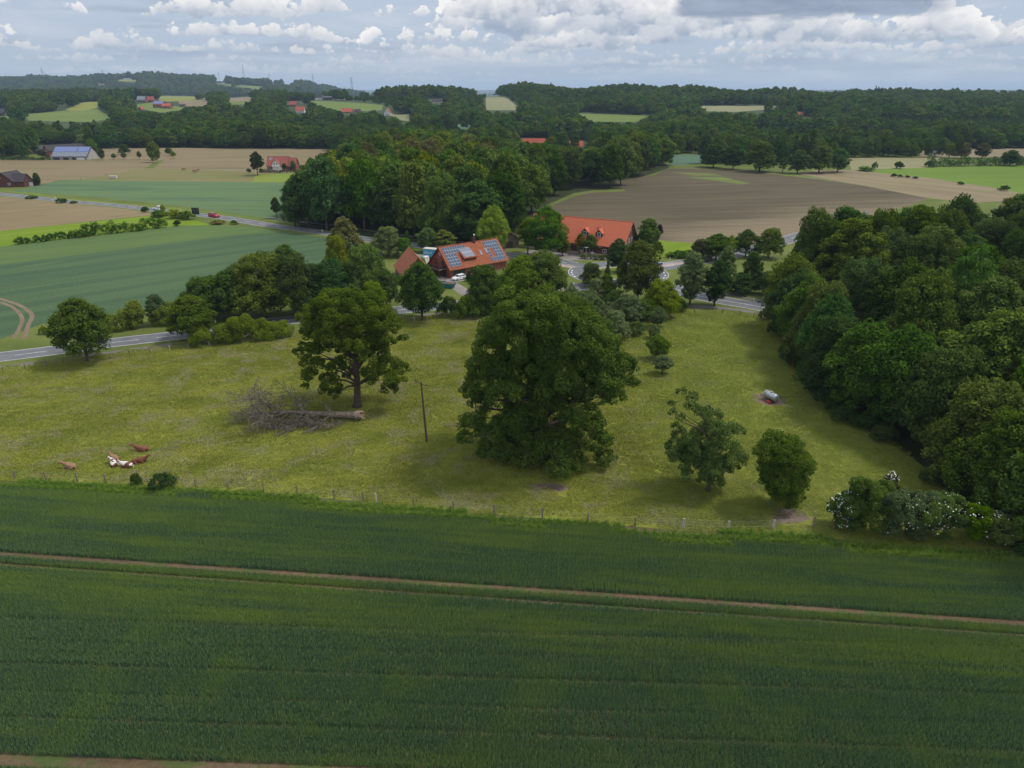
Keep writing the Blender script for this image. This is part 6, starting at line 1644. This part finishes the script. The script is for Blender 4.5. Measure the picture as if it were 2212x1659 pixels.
NF = [(-180, 1032), (-100, 1035), (-30, 1037), (34, 1035), (100, 1038), (168, 1041), (229, 1045), (296, 1049), (360, 1053), (424, 1055), (494, 1059), (570, 1064), (643, 1070), (722, 1077), (784, 1083), (813, 1086), (894, 1093), (980, 1102), (1068, 1110), (1172, 1119), (1270, 1128), (1372, 1136), (1476, 1141), (1573, 1146), (1670, 1143), (1757, 1137), (1800, 1142)]
wire_fence('post and wire fence between the wheat and the pasture', NF, 1.45, .10, pale=(15, 22, 23, 24), split=(22, 23, 24))
wire_fence('post and wire fence along the footpath of the main road', [(-60, 812), (8, 805), (55, 798), (101, 793), (147, 788), (192, 782), (239, 776), (281, 770), (324, 763), (367, 759), (408, 755), (452, 750), (488, 746), (524, 742), (559, 738), (593, 732), (630, 727), (670, 722)], 1.3, .10, pale=(9,))
wire_fence('short post and wire fence below the roadside thicket', [(880, 698), (895, 696), (924, 692), (950, 689), (985, 688), (1020, 688)], 1.3, .09, pale=(1, 2))
wire_fence('wire fence with dark posts between pasture and right road', [(1500, 676), (1560, 678), (1598, 682), (1628, 686), (1655, 692)], 1.2, .09)
wire_fence('thin far fence between tan hay field and olive pasture', [(175, 389), (230, 379), (280, 371), (314, 365), (420, 368), (548, 372)], 1.3, .12)

G = at(922, 955); H_ = onY(917.5, 826, G.y).z
up_ = empty('utility_pole', G, 0, label='slim wooden utility pole with crossarm standing in the pasture', cat='utility pole')
tilt = Vector((-.42, 0, H_)); MB().tube([(0, 0, 0), tilt * .5, tilt], [.18, .155, .12], 10).build('pole', plain('pole_wood', (.075, .055, .045), .9, .3, 3), up_)
wd = (at(600, 948) - at(863, 839)).normalized(); arm = Vector((-.2, .85, 0)).normalized(); arm = Vector((.80, -.5, 0)).normalized()
ca = MB(); ca.tube([tilt + arm * -1.2 + Vector((0, 0, -.05)), tilt + arm * 1.2 + Vector((0, 0, -.35))], .06, 6); ca.build('crossarm', MT['dark'], up_)
ins = []
for s_ in (-1.15, 0, 1.15):
    p = tilt + arm * s_ + Vector((0, 0, -.2 - .12 * s_)); ins.append(p + Vector((0, 0, .35)))
    MB().tube([p, p + Vector((0, 0, .22)), p + Vector((0, 0, .36))], [.03, .07, .05], 8).build('insulator', MT['dark'], up_)
q0 = onY(863, 839, G.y - 1)
for k_, p in enumerate(ins):
    a = G + p; e = onY(-60, 1205 + k_ * 22, 60)      # next pole stands beyond the picture on the left
    w = MB(); pts = [a.lerp(e, t) - Vector((0, 0, 5.0 * t * (1 - t))) for t in np.linspace(0, 1, 26)]
    w.tube([p_ - G for p_ in pts], .008, 4, caps=False); w.build('wire', MT['dark'], up_)

# ---------------------------------------------------------------- pylons and mast on the far hills
def lattice(name, label, px, yt, yb, arms, cat, group=None, G=None):
    G = G or at(px, yb); h = onY(px, yt, G.y).z - G.z; w = h * .07; rt = empty(name, G, R(20), label=label, cat=cat, group=group); m = MB(); rr_ = max(.25, h * .007)
    for sx in (-1, 1):
        for sy in (-1, 1): m.tube([(sx * w, sy * w, 0), (sx * w * .12, sy * w * .12, h)], rr_, 4, caps=False)
    n = 9
    for i in range(n):
        z0, z1 = h * i / n, h * (i + 1) / n; w0, w1 = w * (1 - .88 * i / n), w * (1 - .88 * (i + 1) / n)
        for s in (-1, 1): m.tube([(-w0, s * w0, z0), (w1, s * w1, z1)], rr_ * .6, 3, caps=False).tube([(s * w0, -w0, z0), (s * w1, w1, z1)], rr_ * .6, 3, caps=False)
    m.build('lattice', MT['galv'], rt)
    for z, l in arms: MB().tube([(-h * l, 0, h * z), (0, 0, h * (z + .03)), (h * l, 0, h * z)], rr_ * 1.2, 4).build('crossarm', MT['galv'], rt)
def hilltop(px): 
    b = None
    for Y in range(3400, 4700, 50):
        x = ray(px, 160)[0] / ray(px, 160)[1] * Y; z = float(zf(x, Y)); v = (z - CAMH) / Y
        if b is None or v > b[0]: b = (v, Vector((x, Y, z)))
    return b[1]
for px, yt, lb in [(92, 146, 'first power pylon on the far hills from the left edge'), (222, 151, 'second power pylon on the far hills from the left edge'), (338, 152, 'third power pylon, faint above the far wooded hill'), (472, 156, 'power pylon just left of the tall mast'), (581, 157, 'first power pylon right of the tall mast'), (675, 160, 'second power pylon right of the tall mast'), (758, 166, 'last power pylon where the far hill sinks')]:
    lattice('power_pylon', lb, px, yt, 170, [(.95, .10), (.82, .16), (.70, .12)], 'pylon', 'power pylons on the far hills', hilltop(px))
lattice('radio_mast', 'tall thin radio mast on the far hills', 526, 139, 170, [], 'mast', G=hilltop(526))

# ---------------------------------------------------------------- water tank trailer
G = at(1664, 866); tk = empty('water_tank', G, R(90 + 24), label='galvanised cylindrical water tank trailer in a muddy patch of the pasture', cat='water tank')
m = MB(); n = 24; Lk, rk, zc = 2.5, .66, 1.05
m.tube([(-Lk / 2 - .22, 0, zc), (-Lk / 2 - .14, 0, zc), (-Lk / 2, 0, zc), (Lk / 2, 0, zc), (Lk / 2 + .14, 0, zc), (Lk / 2 + .22, 0, zc)], [rk * .3, rk * .82, rk, rk, rk * .82, rk * .3], n)
ob = m.build('tank', MT['metal'], tk, True)
b_ = MB()
for x in (-.85, 0, .85): b_.tube([(x - .03, 0, zc), (x + .03, 0, zc)], [rk + .025, rk + .025], n)
b_.tube([(0, 0, zc + rk), (0, 0, zc + rk + .16)], .22, 12); b_.build('band', MT['galv'], ob)
MB().box(-1.3, 1.7, -.35, -.27, .30, .38).box(-1.3, 1.7, .27, .35, .30, .38).tube([(1.6, -.3, .34), (2.6, 0, .3)], .05, 6).tube([(1.6, .3, .34), (2.6, 0, .3)], .05, 6).build('chassis', MT['dark'], tk)
for y in (-.72, .72): wheel(tk, -.3, y, .33, .2)
MB().box(-1.0, -.2, .75, 1.15, .05, .4).build('drinking_trough', MT['redpaint'], tk)
G = at(245, 386); t2 = empty('water_trough', G, 0, label='pale water trough at the crop edge of the far pasture', cat='trough'); MB().box(-2.2, 2.2, -.8, .8, .3, 1.9).box(-2.0, -1.6, -.6, .6, 0, .3).box(1.6, 2.0, -.6, .6, 0, .3).build('trough', MT['canvas'], t2)

# ---------------------------------------------------------------- fallen dead tree
G = at(778, 908); k = depth(G) / F
ft = empty('fallen_tree', G, 0, label='fallen bare dead tree with splintered trunk lying under the old oak', cat='fallen tree')
rg = random.Random(17)
TWIG = plain('dead_twigs', (.17, .145, .11), .95, .3, 3, spec=.1)
def loc(px, py, dz=0, dy=0):
    g_ = onY(px, py, G.y + dy); return Vector((g_.x - G.x, dy, max(.05, g_.z)))
m = MB(); T0 = [loc(779, 908, dy=0), loc(765, 907), loc(740, 906, dy=.1), loc(715, 905, dy=.2), loc(690, 905, dy=.3), loc(660, 905, dy=.4), loc(625, 906, dy=.5), loc(600, 907, dy=.6)]
for p, z in zip(T0, (1.0, .98, 1.0, 1.05, 1.1, 1.2, 1.3, 1.3)): p.z = z
m.tube(T0, [.85, .68, .55, .50, .44, .38, .28, .2], 12); tr_ = m.build('trunk', DEADWOOD, ft, True)
sp_ = MB()
for i in range(16):
    a = i * .39; p = T0[0] + Vector((0, math.cos(a) * .6, math.sin(a) * .6)); sp_.tube([p - Vector((.5, 0, 0)), p + Vector((rg.uniform(.1, .9), rg.uniform(-.1, .1), rg.uniform(-.1, .3)))], [.2, .03], 5)
sp_.build('splinters', plain('splintered_wood', (.36, .25, .17), .9, .3, 5), ft)
def limb(mb, p, d, L, r, lev):
    pts = [p]; n = 5; dd = d.normalized()
    for i in range(n):
        dd = (dd + Vector((rg.uniform(-.3, .3), rg.uniform(-.3, .3), rg.uniform(-.28, .26)))).normalized(); q = pts[-1] + dd * L / n
        if q.z < .12: q.z = .12; dd.z = abs(dd.z) * .3
        pts.append(q)
        if lev and i > 0:
            for _ in range(2 if lev > 2 else 1):
                nd = (dd + Vector((rg.uniform(-.9, .9), rg.uniform(-.9, .9), rg.uniform(-.75, .35)))).normalized()
                limb(mb, q, nd, L * rg.uniform(.4, .62), r * .5 * (1 - i / n * .5), lev - 1)
    mb.tube(pts, [max(.030, r * (1 - i / n) ** .8) for i in range(n + 1)], 6 if lev > 1 else 4, caps=False)
for (i, d, L, r) in [(3, (-.3, -1, -.2), 4.5, .2), (4, (-.5, -1.2, -.1), 5, .2), (5, (-.2, -1.2, -.2), 4.5, .16), (6, (-.9, -1, -.1), 5.5, .2), (7, (-.6, -1.3, 0), 5.5, .18), (4, (-.8, -1, .3), 5, .22), (5, (-.8, 1, .5), 6, .22), (5, (-.5, -1.0, -.3), 6, .26), (6, (-1, .5, .6), 6.5, .2), (6, (-1, -.7, .1), 6.5, .24), (7, (-1, .1, .3), 7, .2), (7, (-1, .8, .1), 6, .16), (7, (-1, -.5, -.05), 7, .2), (4, (.1, -1, -.35), 4.5, .17), (3, (.4, -1, -.4), 3.6, .12), (6, (-.3, -1, -.3), 5.0, .18), (5, (-.2, 1, .4), 4, .12), (7, (-1, 0, .7), 5, .14)]:
    if not L: continue
    mb = MB(); limb(mb, T0[i].copy(), Vector(d), L * .82, r * 1.1, 3); mb.build('branch', TWIG, ft, True)
mb = MB(); mb.tube([T0[2], loc(727, 893, dy=0), loc(712, 888, dy=.1), loc(704, 877, dy=.2), loc(699, 869, dy=.2), loc(690, 868, dy=.3)], [.32, .24, .2, .15, .1, .05], 8); limb(mb, loc(690, 868, dy=.3), Vector((-1, .2, -.4)), 2.5, .07, 1); limb(mb, loc(712, 888, dy=.1), Vector((.2, 0, 1)), 1.8, .06, 1)
mb.build('branch', DEADWOOD, ft, True)

# ---------------------------------------------------------------- cattle
def cowmat(name, base, spots=None, thr=.5, scale=1.1, seed=0.0):
    m, nt, out = newmat(name); p = nt.nodes.new('ShaderNodeTexCoord').outputs['Object']
    mp = nt.nodes.new('ShaderNodeMapping'); mp.inputs['Location'].default_value = (seed, seed * .7, 0); nt.links.new(p, mp.inputs[0])
    c = mixc(nt, fbm(nt, p, 6, 3).step(.3, .7), tuple(x * .85 for x in base), tuple(x * 1.12 for x in base))
    if spots: c = mixc(nt, fbm(nt, mp.outputs[0], scale, 2, .4).step(thr - .015, thr + .015), c, spots)
    bsdf(nt, out, c, .7, spec=.2); return m
BRN, WHT, TAN = (.145, .052, .028), (.60, .56, .52), (.25, .14, .08)
def body_mesh(name, nodes, links, mat, parent, sub=2):
    me = bpy.data.meshes.new(name); me.from_pydata([n[0] for n in nodes], links, []); o = bpy.data.objects.new(name, me); COL.objects.link(o); o.parent = parent
    md = o.modifiers.new('skin', 'SKIN')
    for i, n in enumerate(nodes): me.skin_vertices[0].data[i].radius = n[1] if isinstance(n[1], tuple) else (n[1], n[1])
    me.skin_vertices[0].data[1].use_root = True
    s = o.modifiers.new('sub', 'SUBSURF'); s.levels = s.render_levels = sub; me.materials.append(mat); return o
def cow(label, px, py, ang, mat, headm, turn=0.0, lying=True, s=1.0, group='cattle resting in the pasture'):
    G = at(px, py); rt = empty('cow', G, R(ang), label=label, cat='cow', group=group); rt.scale = (s * .87,) * 3
    if lying:
        hx, hy = math.cos(turn), math.sin(turn)
        nodes = [((-1.05, 0, .42), (.22, .26)), ((-.7, 0, .50), (.40, .42)), ((-.2, 0, .52), (.46, .44)), ((.35, 0, .55), (.42, .42)), ((.72, 0, .66), (.30, .34)), ((.72 + .36 * hx, .36 * hy, .92), (.19, .21)), ((.72 + .55 * hx, .55 * hy, 1.10), (.17, .17)), ((.72 + .88 * hx, .88 * hy, .98), (.10, .10)), ((.72 + 1.0 * hx, 1.0 * hy, .93), (.09, .09)),
                 ((.40, -.36, .24), .13), ((.74, -.50, .10), .09), ((.42, -.56, .07), .06), ((.40, .36, .24), .13), ((.80, .46, .10), .09), ((.5, .56, .07), .06),
                 ((-.60, -.42, .30), .22), ((-.15, -.60, .16), .11), ((-.50, -.72, .07), .07), ((-.62, .34, .24), .18), ((-.2, .50, .12), .10), ((-.55, .6, .07), .07), ((-1.22, .08, .35), .05), ((-1.30, .22, .12), .04)]
        links = [(0, 1), (1, 2), (2, 3), (3, 4), (4, 5), (5, 6), (6, 7), (7, 8), (3, 9), (9, 10), (10, 11), (3, 12), (12, 13), (13, 14), (1, 15), (15, 16), (16, 17), (1, 18), (18, 19), (19, 20), (0, 21), (21, 22)]
        E = Vector((.72 + .55 * hx, .55 * hy, 1.16)); side = Vector((-hy, hx, 0))
    else:
        nodes = [((-.95, 0, 1.15), (.25, .28)), ((-.5, 0, 1.12), (.36, .40)), ((0, 0, 1.08), (.38, .42)), ((.5, 0, 1.12), (.34, .40)), ((.9, 0, 1.2), (.2, .26)), ((1.25, 0, 1.0), (.16, .18)), ((1.55, 0, .7), (.10, .1)), ((-.75, -.25, .7), .13), ((-.82, -.25, .35), .07), ((-.78, -.25, .04), .06), ((-.75, .25, .7), .13), ((-.82, .25, .35), .07), ((-.78, .25, .04), .06),
                 ((.55, -.22, .65), .11), ((.56, -.22, .33), .07), ((.56, -.22, .04), .06), ((.55, .22, .65), .11), ((.56, .22, .33), .07), ((.56, .22, .04), .06)]
        links = [(0, 1), (1, 2), (2, 3), (3, 4), (4, 5), (5, 6), (1, 7), (7, 8), (8, 9), (1, 10), (10, 11), (11, 12), (3, 13), (13, 14), (14, 15), (3, 16), (16, 17), (17, 18)]; E = Vector((1.3, 0, 1.05)); side = Vector((0, 1, 0))
    body_mesh('body', nodes, links, mat, rt)
    for sg in (-1, 1):
        e = MB(); e.tube([E + side * sg * .12, E + side * sg * .26 + Vector((0, 0, .02)), E + side * sg * .36 - Vector((0, 0, .03))], [.03, .07, .02], 6); e.build('ear', headm, rt)
    return rt
bw = cowmat('brown_white_hide', BRN, WHT, .50, 1.1, 3.0); wb = cowmat('white_brown_hide', WHT, BRN, .55, 1.6, 9.0); br = cowmat('brown_hide', BRN, WHT, .64, 1.2, 5.0); tn = cowmat('tan_hide', TAN); tn2 = cowmat('reddish_hide', (.17, .07, .038)); hd = cowmat('head_hide', BRN)
cow('tan cow lying apart from the herd at the far left', 151, 1012, 165, tn, tn, .5, s=1.15)
cow('tan cow lying right behind the white one with its head up', 247, 993, 150, tn, tn, -.2, s=1.0)
cow('mostly white cow lying with its back to the field', 246, 1005, 120, wb, wb, 1.2, s=1.1)
cow('brown and white patched cow lying in the middle of the group', 274, 1009, 175, bw, hd, -.4, s=1.1)
cow('dark brown cow lying with its raised head to the right', 303, 1000, 14, br, hd, .1, s=1.15)
cow('reddish brown cow lying uppermost of the herd', 306, 974, 176, tn2, hd, .1, s=1.15)
for x, y, a, lb in ((397, 369, 10, 'left one of three far brown cattle on the pasture'), (421, 373, 175, 'middle one of three far brown cattle on the pasture'), (428, 370, 80, 'right one of three far brown cattle on the pasture')):
    cow(lb, x, y, a, tn, tn, 0, False, 1.5, 'cattle on the far pasture')

# ---------------------------------------------------------------- air
hz = bpy.data.meshes.new('haze'); x0, x1, y0, y1, z0, z1 = -16500, 16500, -300, 17500, -1.5, 175
hz.from_pydata([(x, y, z) for z in (z0, z1) for y in (y0, y1) for x in (x0, x1)], [], [(0, 2, 3, 1), (4, 5, 7, 6), (0, 1, 5, 4), (2, 6, 7, 3), (0, 4, 6, 2), (1, 3, 7, 5)])
ho = bpy.data.objects.new('haze', hz); COL.objects.link(ho); ho['kind'] = 'stuff'; ho['label'] = 'thin bluish summer haze over the land'
hm, nt, out = newmat('haze_air'); pv = nt.nodes.new('ShaderNodeVolumePrincipled'); pv.inputs['Color'].default_value = (.58, .76, 1.0, 1); pv.inputs['Density'].default_value = .000065; pv.inputs['Anisotropy'].default_value = 0.0
nt.links.new(pv.outputs[0], out.inputs['Volume']); hz.materials.append(hm)
